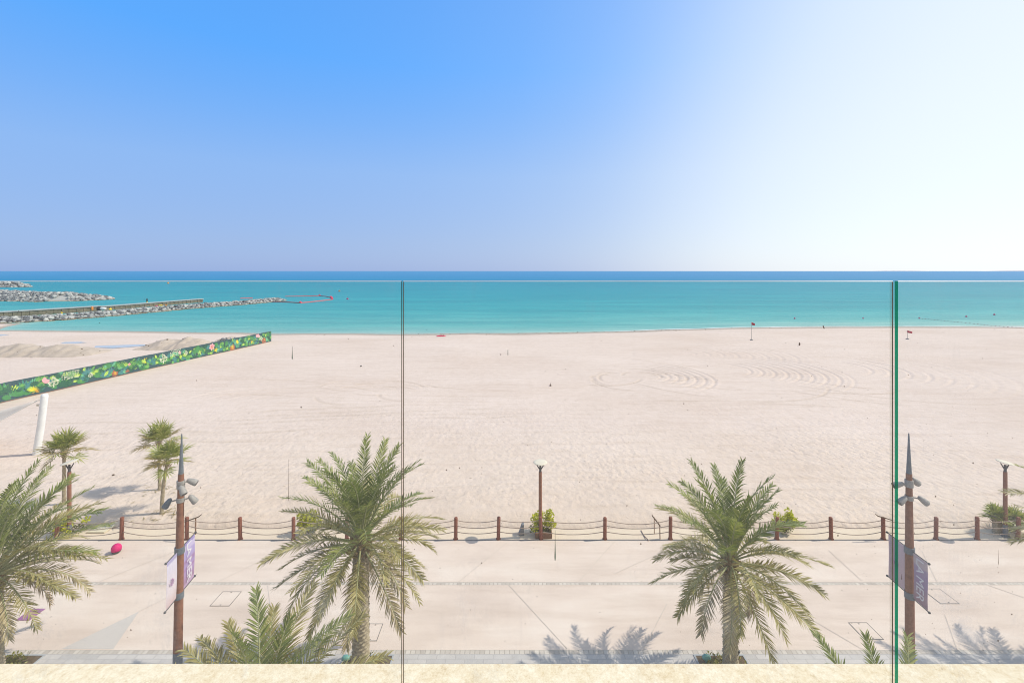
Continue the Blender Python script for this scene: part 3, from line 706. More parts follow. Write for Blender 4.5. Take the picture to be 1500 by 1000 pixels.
# ------------------------------------------------------------------ pole lamps with disc
def disc_lamp(px, label, tilt=0, h=3.0):
    Y = 21.22; t = empty('disc_lamp', (xa(px, Y), Y, -.04), label, 'lamp', 'slim brown disc lamps along the fence')
    mb = MB(); mb.tube([(0, 0, .55), (0, 0, 1.8), (0, 0, h)], [.082, .078, .074], 16); mb.build('pole', M['rust'], t)
    mb = MB(); mb.tube([(0, 0, 0), (0, 0, .55)], .088, 16); mb.tube([(0, 0, 0), (0, 0, .03)], .17, 16); mb.build('pole_base', M['steel'], t)
    mb = MB(); mb.tube([(0, 0, h), (0, 0, h + .14)], [.06, .05], 12)
    for s in (-1, 1):
        mb.tube([(0, 0, h + .08), (s * .10, 0, h + .22), (s * .21, 0, h + .40)], [.035, .028, .02], 8)
    mb.tube([(0, 0, h + .14), (0, 0, h + .32)], [.045, .05], 12)
    mb.build('bracket', M['darksteel'], t)
    mb = MB()
    n = 32; pr = [(0, .035), (.22, .03), (.31, .012), (.325, 0), (.31, -.014), (0, -.02)]
    vs_ = []
    for r_, z in pr:
        for k in range(n): vs_.append((r_ * math.cos(2 * PI * k / n), r_ * math.sin(2 * PI * k / n), z))
    fs = []
    for i in range(len(pr) - 1):
        for k in range(n): fs.append((i * n + k, (i + 1) * n + k, (i + 1) * n + (k + 1) % n, i * n + (k + 1) % n))
    mb.add(vs_, fs, 0, True)
    d = mb.build('disc_reflector', M['disc'], t); d.location = (0, 0, h + .44); d.rotation_euler = (R(2), R(tilt), 0)
    return t
disc_lamp(791.5, 'disc lamp standing in the yellow green shrub at mid fence')
disc_lamp(101.5, 'disc lamp behind the far left date palm', -12)
disc_lamp(1472.5, 'disc lamp beside the small fan palms at far right', 8)

# ------------------------------------------------------------------ banner poles with floodlights
def text_mesh(txt, size, name, mat, parent, M4):
    cu = bpy.data.curves.new(name, 'FONT'); cu.body = txt; cu.size = size; cu.extrude = .0008; cu.align_x = 'CENTER'; cu.align_y = 'CENTER'
    tmp = bpy.data.objects.new('tmp', cu); COL.objects.link(tmp)
    dg = bpy.context.evaluated_depsgraph_get(); me = bpy.data.meshes.new_from_object(tmp.evaluated_get(dg))
    bpy.data.objects.remove(tmp); me.name = name; me.materials.clear(); me.materials.append(mat); me.transform(M4)
    o = bpy.data.objects.new(name, me); COL.objects.link(o); o.parent = parent; return o
def emblem(parent, mat, M4, s=1.0, name='emblem'):
    mb = MB()
    def ring(cx, cy, r, a0=0, a1=360, wd=.014):
        n = 14; pts = []
        for k in range(n + 1):
            a = R(a0 + (a1 - a0) * k / n); pts.append((cx + r * math.cos(a), cy + r * math.sin(a)))
        for p, q_ in zip(pts[:-1], pts[1:]): stroke(p, q_, wd)
    def stroke(p, q_, wd=.014):
        p = Vector((*p, 0)) * s; q_ = Vector((*q_, 0)) * s; t = (q_ - p).normalized() * wd * s * .5; n = Vector((-t.y, t.x, 0))
        vs_ = [p - t - n, q_ + t - n, q_ + t + n, p - t + n]; vs_ += [v + Vector((0, 0, .002)) for v in vs_]
        mb.add([M4 @ v for v in vs_], [(3, 2, 1, 0), (4, 5, 6, 7), (0, 1, 5, 4), (1, 2, 6, 5), (2, 3, 7, 6), (3, 0, 4, 7)])
    ring(-.03, -.03, .028); ring(.035, -.028, .026); ring(0, .035, .026); stroke((.0, .055), (.075, .0)); stroke((-.075, -.005), (-.055, -.05)); stroke((-.06, .005), (-.04, -.02)); stroke((.0, -.045), (0, -.085)); stroke((.02, .06), (-.02, .075))
    return mb.build(name, mat, parent)
def banner_pole(px_top, px_mid, py_mid, label, yaw, nearban, farban, tip_py, brk_py, heads, logo_mat):
    Y = 13.2; X = xa(px_mid, Y)
    t = empty('banner_pole', (X, Y, 0), label, 'banner pole', 'tall brown banner poles with floodlights')
    zt = za(tip_py, Y); zb = za(brk_py, Y); lean = (xa(px_top, Y) - X) / (zt - za(py_mid, Y))
    def P(z): return (lean * (z - za(py_mid, Y)), 0, z)
    mb = MB(); mb.tube([P(1.3), P(2.5), P(4.4), P(zb)], [.116, .113, .102, .075], 18); mb.build('pole', M['rust'], t)
    mb = MB(); mb.tube([P(0), P(1.3)], .121, 18); mb.tube([P(0), P(.03)], .24, 18); mb.build('pole_base', M['steel'], t)
    mb = MB(); mb.tube([P(zb), P((zb + zt) / 2), P(zt - .03), P(zt)], [.067, .040, .016, .008], 16); mb.build('pole_tip', M['steel'], t)
    zT, zB = 4.23, 2.93
    dirv = Vector((-math.sin(R(yaw)), math.cos(R(yaw)), 0))
    for z in (zT, zB):
        p = Vector(P(z))
        mb = MB(); mb.tube([p - Vector((0, 0, .09)), p + Vector((0, 0, .09))], .128, 18); mb.build('clamp_band', M['steel'], t)
    for k, (sg, bm, far, zo) in enumerate(((-1, nearban, .62, 0.0), (1, farban, .80, 0.0))):
        lo, hi = .14, far
        for z in (zT + .02, zB - .02):
            p = Vector(P(z)); mb = MB(); e = p + dirv * sg * (hi + .05)
            mb.tube([p + dirv * sg * .12, e], .013, 8)
            mb.ball(e, .034, 0, 12, 8); mb.build('banner_arm', M['darksteel'], t)
        mb = MB(); nu, nv = 10, 16; side = Vector((dirv.y, -dirv.x, 0)); vs_ = []
        for j in range(nv + 1):
            z = zB - .0 + (zT - zB) * j / nv
            for i in range(nu + 1):
                u = lo + (hi - lo) * i / nu
                wob = .012 * math.sin(3.1 * j / nv + i * .5 + k) * math.sin(PI * j / nv)
                p = Vector(P(z)) + dirv * sg * u + side * wob; vs_.append(p)
        fs = [(j * (nu + 1) + i, j * (nu + 1) + i + 1, (j + 1) * (nu + 1) + i + 1, (j + 1) * (nu + 1) + i) for j in range(nv) for i in range(nu)]
        th = [v + side * .003 for v in vs_]
        mb.add(vs_ + th, fs + [tuple(reversed([q_ + len(vs_) for q_ in f])) for f in fs], 0, True)
        b = mb.build('banner', M[bm], t)
        # print on the face turned to the balcony
        mid = Vector(P((zT + zB) / 2)) + dirv * sg * (lo + hi) / 2
        fs_ = side if X < 0 else -side
        zax = fs_; 
        if bm in ('ban_purple', 'ban_mauve'):
            xax = Vector((0, 0, -1)); yax = zax.cross(xax)
            M4 = Matrix.Translation(mid + zax * .022 + Vector((0, 0, .05))) @ Matrix((xax, yax, zax)).transposed().to_4x4()
            text_mesh('LA', .36, 'banner_lettering', M['ink_w'], b, M4 @ Matrix.Translation((-.36, 0, 0)))
            text_mesh('MER', .36, 'banner_lettering', M['ink_w'], b, M4 @ Matrix.Translation((.26, 0, 0)))
        else:
            yax = Vector((0, 0, 1)); xax = yax.cross(zax)
            M4 = Matrix.Translation(mid + zax * .022 + Vector((0, 0, -.02))) @ Matrix((xax, yax, zax)).transposed().to_4x4()
            emblem(b, M[logo_mat], M4, 1.25, 'banner_emblem')
    for (hpx, hpy, ang, side_, elev, dk) in heads:
        z = za(hpy, Y); p = Vector(P(z)); ex = xa(hpx, Y) - X
        s = 1 if ex > 0 else -1
        c = Vector((ex, -.02 + side_, z)); 
        mb = MB(); mb.tube([p + Vector((s * .07, 0, .02)), p + Vector((s * .16, side_ * .4, .02)), c + Vector((-s * .07, 0, .03))], [.02, .02, .02], 8)
        mb.tube([p + Vector((0, 0, -.03)), p + Vector((0, 0, .07))], .105, 14)
        br = mb.build('floodlight_arm', M['lampgrey'], t)
        d = Vector((math.cos(R(ang)) * s * math.cos(R(elev)), side_ * 2 + .001, -math.sin(R(elev)))).normalized()
        mb = MB(); mb.tube([c - d * .13, c - d * .10, c, c + d * .12, c + d * .15], [.03, .06, .08, .092, .085], 16)
        hd = mb.build('floodlight', M['steel'] if dk else M['lampgrey'], t)
        mb = MB(); mb.tube([c + d * .148, c + d * .158], .07, 16); mb.build('lens', M['darksteel'], hd)
    return t
banner_pole(266.3, 261.5, 900, 'tapered brown banner pole with pale pink and purple banners', 8.5, 'ban_pink', 'ban_purple', 635, 693.5,
            [(277, 707, 0, .12, 28, 0), (273, 713, 0, -.15, 50, 0), (250.5, 733, 0, -.1, 60, 1), (279, 732, 0, .1, 55, 0)], 'ink_p')
banner_pole(1331.2, 1332.6, 900, 'tapered brown banner pole with dull mauve banners behind hazy glass', -3.6, 'ban_mauve', 'ban_plum', 634, 693,
            [(1344, 706, 0, .1, 40, 0), (1320, 711, 0, .1, 20, 0), (1346, 729, 0, -.1, 40, 0), (1319.5, 730, 0, -.05, 35, 0)], 'ink_p')

# ------------------------------------------------------------------ date palms
def frond(az, e0, Lf, droop, seed, lw=1.0, r0=.10, zb=0.0, dens=56):
    q = random.Random(seed); mb = MB()
    n = 16; p = Vector((math.cos(az) * r0, math.sin(az) * r0, zb)); pts = [p.copy()]; dirs = []
    sway = q.uniform(-.25, .25); azc = az
    for i in range(n):
        t = i / (n - 1); e = e0 - droop * t ** 1.25; azc = az + sway * t * t
        d = Vector((math.cos(e) * math.cos(azc), math.cos(e) * math.sin(azc), math.sin(e))); dirs.append(d)
        p = p + d * Lf / n; pts.append(p.copy())
    dirs.append(dirs[-1])
    mb.tube(pts, [.026 * (1 - .86 * i / n) + .003 for i in range(n + 1)], 5, 1)
    tw = q.uniform(-.5, .5)
    for i in range(dens):
        tt = i / (dens - 1); t = .16 + .84 * tt; k = min(t * n, n - 1e-4); a = int(k); fr = k - a
        pos = pts[a].lerp(pts[a + 1], fr); d = dirs[a].lerp(dirs[min(a + 1, n)], fr).normalized()
        sv = Vector((-math.sin(az), math.cos(az), 0)); sv = (sv - d * sv.dot(d)).normalized(); up = sv.cross(d) * -1
        if up.z < 0 and abs(up.z) > .3 and abs(d.z) < .8: up = -up
        sv2 = sv * math.cos(tw * t) + up * math.sin(tw * t); up2 = up * math.cos(tw * t) - sv * math.sin(tw * t)
        ln = .44 * lw * (min(1, .35 + tt * 3.2)) * (1 - .52 * max(0, tt - .45) / .55)
        for s in (-1, 1):
            l = ln * q.uniform(.85, 1.1)
            if tt < .05: l *= .5
            al = R(60 - 26 * tt + q.uniform(-8, 8)); be = R(20 + q.choice((-14, 10)) + q.uniform(-9, 9))
            ld = (d * math.cos(al) + (sv2 * s * math.cos(be) + up2 * math.sin(be)) * math.sin(al)).normalized()
            wv = ld.cross(up2 * .8 + sv2 * s * q.uniform(-.6, .6)).normalized() * (.0155 * lw * q.uniform(.8, 1.2))
            m_ = pos + ld * l * .35; tp = pos + ld * l + Vector((0, 0, -.03 * l / .4 - .02 * q.random()))
            m2 = pos + ld * l * .72 + Vector((0, 0, -.006))
            mb.add([pos - wv * .45, pos + wv * .45, m_ - wv, m_ + wv, m2 - wv * .6, m2 + wv * .6, tp], [(0, 1, 3, 2), (2, 3, 5, 4), (4, 5, 6)], 0)
    return mb
def trunk_mesh(h, r0, r1, seed, nu=48, boots=True):
    """trunk covered in overlapping cut leaf bases"""
    q = random.Random(seed); rows = int(h / .02); vs_ = []; bt = []
    na = 9; rh = .105
    for j in range(rows + 1):
        z = h * j / rows; rb = r0 + (r1 - r0) * min(1, z / h) + .06 * math.exp(-z / .22)
        for i in range(nu):
            u = i / nu * na + z / rh * .5 * 1.0; v = z / rh
            row = math.floor(v); fu = (i / nu * na + row * .5) % 1.0; fv = v - row
            w_ = 1 - abs(fu - .5) * 2                      # 1 in the middle of a base
            top = .35 + .62 * (w_ ** .7)
            b_ = (fv / top) if fv < top else max(0, 1 - (fv - top) * 9)
            b_ *= .35 + .65 * min(1, w_ * 1.8)
            rr_ = rb + .062 * b_ - .025
            a = 2 * PI * i / nu
            vs_.append((rr_ * math.cos(a), rr_ * math.sin(a), z)); bt.append(b_)
    fs = []
    for j in range(rows):
        for i in range(nu):
            i2 = (i + 1) % nu; fs.append((j * nu + i, j * nu + i2, (j + 1) * nu + i2, (j + 1) * nu + i))
    mb = MB(); mb.add(vs_, fs, 0, True); mb.add(vs_[-nu:], [tuple(range(nu))], 0)
    return mb, bt
def date_palm(X, Y, zc, label, seed, nf=46, Lf=2.75, r0=.25, extra=None, lw=1.0, low=-38, lean=(0, 0), group='date palms planted along the promenade', dusty=.5):
    t = empty('date_palm', (X, Y, 0), label, 'palm tree', group)
    q = random.Random(seed)
    mb, bt = trunk_mesh(zc - .05, r0, r0 * .93, seed)
    o = mb.build('trunk', M['trunk'], t); a = o.data.attributes.new('boot', 'FLOAT', 'POINT'); a.data.foreach_set('value', bt + [0] * (len(o.data.vertices) - len(bt)))
    # fibrous heart with cut stalk stubs
    mb = MB(); mb.ball((0, 0, zc + .02), (r0 * .95, r0 * .95, .38), 0, 16, 10, True, .08, q)
    for k in range(34):
        a_ = k * 2.399; e = R(-5 + 55 * (k / 34)); z = zc - .45 + .5 * k / 34; rr_ = r0 * .85
        b = Vector((math.cos(a_) * rr_, math.sin(a_) * rr_, z)); d = Vector((math.cos(a_) * math.cos(e), math.sin(a_) * math.cos(e), math.sin(e) + .5)).normalized()
        mb.tube([b, b + d * q.uniform(.14, .26)], [.055, .028], 6, 0, True, False)
    mb.build('crown_heart', M['fibre'], t)
    for k in range(nf):
        f_ = k / (nf - 1)                     # 0 old/low .. 1 young/upright
        az = k * 2.39996 + q.uniform(-.2, .2) + seed
        e0 = R(low + (84 - low) * f_ ** .85 + q.uniform(-6, 6)); droop = R(70 - 40 * f_ + q.uniform(-10, 12))
        if e0 < 0: droop = R(30 + q.uniform(-8, 10))
        l = Lf * (.92 + .20 * f_) * q.uniform(.9, 1.08) 
        mk = 'f_green' if f_ > .62 + q.uniform(-.1, .12) else ('f_dusty' if (f_ < .28 and q.random() < dusty) else 'f_olive')
        if k in (1, 4) and low < 0: mk = 'f_dead'; l *= .8; droop = R(75)
        mb = frond(az, e0, l, droop, seed * 1000 + k, lw, .10 + .12 * (1 - f_), zc + .08 + .22 * f_ - .25 * (1 - f_))
        mb.build('frond', [M[mk], M['rachis']], t)
    for e_ in (extra or []):
        az, el, l, dr, mk = e_
        mb = frond(R(az), R(el), l, R(dr), seed * 77 + int(az), lw, .12, zc); mb.build('frond', [M[mk], M['rachis']], t)
    return t
PY = 13.8
date_palm(-15.75, PY, 3.15, 'large date palm cut by the left edge of the view', 3, 52, 2.6, .24, low=-22, extra=[(35, 60, 2.9, 40, 'f_green'), (2, 30, 3.0, 44, 'f_green'), (60, 66, 2.8, 30, 'f_green'), (18, 52, 3.1, 50, 'f_green'), (-14, 12, 3.0, 42, 'f_olive'),(5, 22, 3.1, 40, 'f_olive'), (-8, 8, 3.0, 35, 'f_dusty'), (25, 48, 3.0, 45, 'f_green'), (12, 38, 3.1, 42, 'f_green'), (-22, 0, 2.6, 50, 'f_olive')])
date_palm(-4.58, PY, 4.1, 'full date palm standing behind the first glass joint', 11, 62, 2.4, .24)
date_palm(6.62, PY, 3.5, 'date palm right of centre with drooping lower fronds', 23, 54, 2.25, .2, low=-44)
date_palm(18.9, PY, 3.9, 'date palm at the right edge with one frond tip in view', 31, 40, 2.5, .25, extra=[(176, 46, 4.0, 50, 'f_olive'), (184, 40, 3.9, 46, 'f_dusty')])
date_palm(-5.6, 10.1, 1.95, 'nearest date palm rising from behind the stone ledge', 41, 12, 2.5, .24, lw=1.1, low=5, extra=[(0, 36, 3.0, 34, 'f_olive'), (9, 46, 3.0, 40, 'f_olive'), (17, 30, 2.8, 30, 'f_olive'), (31, 54, 2.8, 34, 'f_olive'), (47, 58, 2.6, 38, 'f_green'), (85, 76, 2.1, 26, 'f_green'), (104, 74, 2.3, 24, 'f_olive'), (176, 44, 3.2, 50, 'f_olive'), (163, 50, 2.7, 46, 'f_olive'), (140, 56, 2.5, 40, 'f_olive'), (-4, 30, 3.4, 38, 'f_olive'), (3, 44, 3.4, 52, 'f_olive'), (-21, 26, 2.9, 28, 'f_olive'), (4, 20, 2.8, 26, 'f_dusty')], group='low date palms close to the building')
date_palm(8.3, 9.6, 1.32, 'low date palm with frond tips beside the green glass edge', 52, 15, 2.35, .2, low=10, group='low date palms close to the building')

# planters round the trunks
def leaf_clump(mb, c, r, n, sz, q, mi=0, flat=.6, up=.3):
    for _ in range(n):
        while True:
            v = Vector((q.uniform(-1, 1), q.uniform(-1, 1), q.uniform(-1, 1)))
            if v.length < 1: break
        p = Vector(c) + Vector((v.x * r[0], v.y * r[1], v.z * r[2]))
        d = (Vector((v.x, v.y, v.z + up)) + Vector((q.uniform(-.5, .5), q.uniform(-.5, .5), q.uniform(-.4, .5)))).normalized()
        sd_ = d.cross(Vector((q.uniform(-1, 1), q.uniform(-1, 1), q.uniform(-1, 1)))).normalized() * sz * .36 * q.uniform(.7, 1.1)
        l = sz * q.uniform(.7, 1.2)
        mb.add([p, p + d * l * .55 + sd_, p + d * l, p + d * l * .55 - sd_], [(0, 1, 2, 3)], mi)
def planter(X, Y, label, seed, teal=None):
    t = empty('tree_pit', (X, Y, 0), label, 'planter', 'square tree pits under the promenade palms'); q = random.Random(seed)
    mb = MB(); w_ = .78
    for s in (-1, 1):
        mb.box((0, s * w_, .012), (2 * w_ + .06, .05, .03)); mb.box((s * w_, 0, .012), (.05, 2 * w_ - .056, .03))
    mb.build('frame', M['concgrey'], t)
    mb = MB(); mb.box((0, 0, .006), (2 * w_ - .06, 2 * w_ - .06, .012)); mb.build('soil', M['soil'], t)
    mb = MB()
    for k in range(46):
        a = q.uniform(0, 2 * PI); rr_ = q.uniform(.32, .72); leaf_clump(mb, (math.cos(a) * rr_ * 1.0, math.sin(a) * rr_, .09), (.11, .11, .09), 14, .09, q)
    tag(mb.build('ground_cover', M['ground'], t), kind='stuff')
    if teal:
        mb = MB(); mb.tube([(teal[0], teal[1], .0), (teal[0], teal[1], .16)], .03, 8); mb.ball((teal[0], teal[1], .20), (.14, .10, .09), 0, 12, 8); mb.build('uplight', M['teal'], t)
planter(-15.75, PY, 'square tree pit under the far left date palm', 1)
planter(-4.58, PY, 'square tree pit under the date palm at the first glass joint', 2, (-.62, .45))
planter(6.62, PY, 'square tree pit under the right centre date palm', 3, (-.52, .48))
t = empty('spotlight', (xa(1080, 14.35), 14.35, 0), 'small dark spike spotlight beside the right centre palm trunk', 'spotlight')
mb = MB(); mb.tube([(0, 0, 0), (0, 0, .20)], .02, 8); mb.build('spike', M['darksteel'], t)
mb = MB(); mb.tube([(-.03, 0, .17), (0, 0, .24), (.05, 0, .36)], [.03, .045, .05], 12); mb.build('lamp_head', M['darksteel'], t)

# ------------------------------------------------------------------ fan palms on the sand
def fan_palm(X, Y, ht, label, seed, nf=22, pet=.55, rad=.62, tr=.07, lean=(0, 0), zb=None, group='small fan palms on the sand', yell=.45, boots=True):
    zb = zat(X, Y) if zb is None else zb
    t = empty('fan_palm', (X, Y, zb), label, 'palm tree', group); q = random.Random(seed)
    mb = MB(); n = 20; pts = []; rs = []
    for i in range(n + 1):
        f_ = i / n; pts.append((lean[0] * f_ * f_, lean[1] * f_ * f_, -.1 + (ht + .1) * f_)); rs.append(tr * (1.25 - .3 * f_ + (.12 if i % 2 else 0)))
    mb.tube(pts, rs, 12, 0, True, False); mb.build('trunk', M['trunk'], t)
    top = Vector(pts[-1])
    mb = MB()
    for k in range(26):
        a = k * 2.4; b = top + Vector((math.cos(a) * tr, math.sin(a) * tr, -.35 + .35 * k / 26)); mb.tube([b, b + Vector((math.cos(a) * .12, math.sin(a) * .12, .10))], [.022, .008], 5, 0, True, False)
    mb.build('old_leaf_bases', M['fibre'], t)
    for k in range(nf):
        f_ = k / (nf - 1); az = k * 2.4 + q.uniform(-.3, .3) + seed; e = R(-28 + 112 * f_ ** .75 + q.uniform(-12, 12))
        mb = MB(); d = Vector((math.cos(az) * math.cos(e), math.sin(az) * math.cos(e), math.sin(e)))
        pl = pet * q.uniform(.85, 1.45) * (1 - .25 * f_); p0 = top + Vector((0, 0, .05)); p1_ = p0 + d * pl + Vector((0, 0, -.06 * (1 - f_)))
        mb.tube([p0, p0.lerp(p1_, .5) + Vector((0, 0, .03)), p1_], [.014, .011, .008], 5, 1)
        sv = Vector((-math.sin(az), math.cos(az), 0)); up = d.cross(sv) * -1
        if up.z < 0: up = -up
        tilt = q.uniform(-.35, .35); ns = 19; rl = 1.15 * rad * q.uniform(.85, 1.1) * (.8 if f_ > .9 else 1)
        for i in range(ns):
            a = R(-118 + 236 * i / (ns - 1)); fold = .22 * abs(math.sin(a))
            dd = (d * math.cos(a) + sv * math.sin(a) + up * (fold + tilt * math.sin(a) * .3)).normalized()
            l = rl * (.72 + .28 * math.cos(a * .7)) * q.uniform(.88, 1.05); wv = dd.cross(up).normalized() * .026
            m_ = p1_ + dd * l * .5; tp = p1_ + dd * l + Vector((0, 0, -.10 * l - .06 * q.random()))
            ridge = up * (.012 if i % 2 else -.012)
            mb.add([p1_, m_ - wv + ridge, tp, m_ + wv - ridge], [(0, 1, 2, 3)], 0)
        mk = 'fan_y' if (f_ < yell and q.random() < .75) else 'fan_g'
        mb.build('fan_leaf', [M[mk], M['rachis']], t)
    return t
fan_palm(xa(94, 23.6), 23.6, 2.75, 'small fan palm above the far left lamp', 4, 26, .5, .72)
fan_palm(xa(237, 22.9), 22.9, 2.62, 'front fan palm of the pair left of the pink banner pole', 9, 26, .52, .66, lean=(.30, 0))
fan_palm(xa(234, 25.4), 25.4, 2.65, 'rear taller fan palm of the pair left of the pink banner pole', 14, 26, .55, .70, lean=(-.05, 0))
FG = 'stubby fan palms beside the far right lamp'
fan_palm(xa(1456, 21.6), 21.5, .75, 'stubby fan palm just left of the far right disc lamp', 19, 11, .22, .44, .12, zb=-.04, group=FG, yell=.05)
fan_palm(xa(1466.5, 21.6), 21.62, .62, 'smallest stubby fan palm squeezed against the far right lamp', 26, 9, .2, .34, .10, zb=-.04, group=FG, yell=.1)
fan_palm(xa(1483, 21.6), 21.55, .55, 'bushy green stubby fan palm right of the far right disc lamp', 22, 16, .26, .5, .11, zb=-.04, group=FG, yell=0)

# ------------------------------------------------------------------ shrubs by the lamps
def shrub(px, Y, w_, h_, label, seed, boxed=True, zb=-.04):
    t = empty('shrub', (xa(px, Y), Y, zb), label, 'shrub', 'yellow green shrubs along the fence'); q = random.Random(seed)
    mb = MB(); tips = []
    for k in range(18):
        a = q.uniform(0, 2 * PI); rr_ = w_ / 2 * q.uniform(.2, 1) ** .7; tp = Vector((math.cos(a) * rr_, math.sin(a) * rr_ * .6, h_ * q.uniform(.35, 1) * (1 - .25 * (rr_ / w_ * 2) ** 2)))
        mb.tube([(0, 0, 0), tp * .5 + Vector((0, 0, .05)), tp], [.018, .012, .006], 5); tips.append(tp)
    mb.build('branches', M['twig'], t)
    mb = MB()
    for tp in tips:
        leaf_clump(mb, tp, (.12, .12, .10), 48, .10, q)
        leaf_clump(mb, tp * .75, (.13, .12, .10), 24, .09, q)
    mb.build('upper_foliage', M['shrub'], t)
    mb = MB()
    for k in range(16): leaf_clump(mb, (q.uniform(-.4, .3) * w_, q.uniform(-.2, .2) * w_, h_ * .22), (.14, .14, .14), 26, .08, q)
    mb.build('lower_foliage', M['shrubd'], t)
shrub(793, 21.42, 1.15, 1.15, 'bushy yellow green shrub growing around the middle disc lamp', 5)
shrub(103, 21.45, 1.5, .75, 'low yellow shrub behind the fence at far left', 6)
shrub(452, 21.45, 1.1, 1.05, 'yellow green shrub behind the left side of the first joint palm', 7)
shrub(1150, 21.45, .95, 1.1, 'yellow green shrub peeking right of the right centre palm', 8)
for px, w_, lb in ((796, .62, 'small brown planter box at the foot of the middle shrub'),):
    t = empty('planter_box', (xa(px, 21.25), 21.2, -.04), lb, 'planter'); mb = MB()
    for s in (-1, 1): mb.box((0, s * .18, .13), (w_ * 1.2, .03, .26)); mb.box((s * w_ * .6, 0, .13), (.03, .326, .26))
    mb.build('box_sides', M['planterwood'], t); mb = MB(); mb.box((0, 0, .1), (w_ * 1.14, .32, .2)); mb.build('soil', M['soil'], t)
def wedge(px, Y, w_, h_, dp, label, flip=1):
    mb = MB(); a = w_ / 2
    vs_ = [(-a * flip, -dp / 2, 0), (a * flip, -dp / 2, 0), (a * flip, dp / 2, 0), (-a * flip, dp / 2, 0), (a * .35 * flip, -dp / 2, h_), (a * flip, -dp / 2, h_ * 1.02), (a * flip, dp / 2, h_ * 1.02), (a * .35 * flip, dp / 2, h_)]
    mb.add(vs_, [(3, 2, 1, 0), (0, 1, 5, 4), (1, 2, 6, 5), (2, 3, 7, 6), (3, 0, 4, 7), (4, 5, 6, 7)])
    o = mb.build('equipment_box', M['grey']); o.location = (xa(px, Y), Y, -.04)
    bv = o.modifiers.new('bevel', 'BEVEL'); bv.width = .01; bv.segments = 2
    tag(o, label, 'box', 'grey wedge boxes behind the fence')
wedge(763.5, 21.4, .26, .5, .3, 'grey wedge box just left of the middle shrub')
mb = MB(); mb.box((0, 0, .02), (.85, .62, .05)); o = mb.build('concrete_slab', M['pale']); o.location = (xa(144, 21.6), 21.75, -.02)
tag(o, 'pale cream slab on the strip beside the far left shrub', 'slab')

# stakes and driftwood along the fence
def stick(name, pts, r, label, cat, group=None, mat='wood'):
    mb = MB(); base = Vector(pts[0]); mb.tube([Vector(p) - base for p in pts], r, 7); o = mb.build(name, M[mat]); o.location = base
    tag(o, label, cat, group); return o
def fpt(px, py, Y): return (xa(px, Y), Y, za(py, Y))
stick('wooden_stake', [fpt(966.8, 789, 21.0), fpt(966.4, 770, 21.0)], .024, 'thin pale stake left of the palm carrying a leaning branch', 'stake', mat='planterwood')
stick('wooden_stake', [fpt(958.5, 781, 21.4), fpt(958.3, 757, 21.4)], .018, 'slimmer rear stake left of the right centre palm', 'stake', mat='planterwood')
stick('driftwood_branch', [fpt(967, 770, 20.96), fpt(961, 762, 20.96), fpt(955.5, 755, 20.96), fpt(955, 753, 20.96)], [.03, .03, .025, .015], 'dark bent branch on the stake left of the palm', 'branch')
stick('driftwood_branch', [fpt(1308, 762, 20.80), fpt(1296, 758, 20.80), fpt(1286, 755.5, 20.80), fpt(1282, 752, 20.80)], [.018, .028, .025, .014], 'dark branch lying over a post near the green glass edge', 'branch')
stick('wooden_stake', [fpt(286.5, 782, 21.0), fpt(286.5, 759, 21.0)], .03, 'pale stake right of the pink banner pole', 'stake', mat='planterwood')
stick('driftwood_branch', [fpt(270, 764, 20.80), fpt(283, 759.5, 20.80), fpt(290, 757, 20.80), fpt(295.5, 753, 20.80)], [.016, .028, .025, .014], 'rusty branch over the post behind the purple banner', 'branch')
stick('rope_offcut', [(*gp(939, 775.5), -.02), (*gp(943, 783), -.02), (*gp(950, 792), .03)], .022, 'short rope end dangling by the fence near the stakes', 'rope', mat='rope')

# ------------------------------------------------------------------ shade sail at left
t = empty('sail_mast', (xa(53, 30.6), 30.6, 0), 'leaning white mast of the shade sail at left', 'mast')
tx = xa(65.5, 30.3) - xa(53, 30.6); tz = za(577, 30.3)
mb = MB(); mb.tube([(0, 0, -.1), (tx * .5, -.1, tz * .5), (tx * .98, -.29, tz - .12), (tx * .995, -.3, tz - .03), (tx, -.3, tz + .02)], [.205, .20, .19, .165, .08], 24); mb.build('mast_tube', M['white'], t)
mb = MB(); mb.tube([(tx * .9 - .17, -.27, tz * .90), (tx * .9 - .34, -.27, tz * .90 - .02)], .025, 8); mb.box((tx * .88 - .30, -.27, tz * .83), (.34, .05, .05)); mb.box((tx * .88 - .40, -.27, tz * .83 - .05), (.10, .06, .14)); mb.build('cleat', M['disc'], t)
mb = MB()
A_ = Vector((xa(59.5, 30.3), 30.2, za(585, 30.3))); B_ = Vector((-42, 33.5, za(625, 33.5) + .9)); C_ = Vector((-40.5, 26.5, 1.9))
B_ = Vector((xa(-120, 33.0), 33.0, za(631, 33.0))); C_ = Vector((xa(-110, 28.5), 28.5, za(674, 28.5)))
n = 16; vs_ = []
for i in range(n + 1):
    for j in range(i + 1):
        a = i / n; b = (j / i) if i else 0
        pull = .16 * math.sin(PI * b) * 0
        p = A_ + (B_.lerp(C_, b) - A_) * a
        inward = (B_.lerp(C_, .5) - A_).normalized()
        p += Vector((0, 0, -.22 * math.sin(PI * a) * (.4 + .6 * math.sin(PI * b)))) + Vector((0, 0, .35 * (b - .5) ** 2 * a))
        vs_.append(p)
fs = []
for i in range(n):
    for j in range(i + 1):
        a = i * (i + 1) // 2 + j; b = (i + 1) * (i + 2) // 2 + j
        fs.append((a, b, b + 1))
        if j < i: fs.append((a, b + 1, a + 1))
mb.add(vs_, fs, 0, True); o = mb.build('shade_sail', M['sail']); sm = o.modifiers.new('solid', 'SOLIDIFY'); sm.thickness = .006
tag(o, 'beige shade sail stretched left from the white mast', 'shade sail')

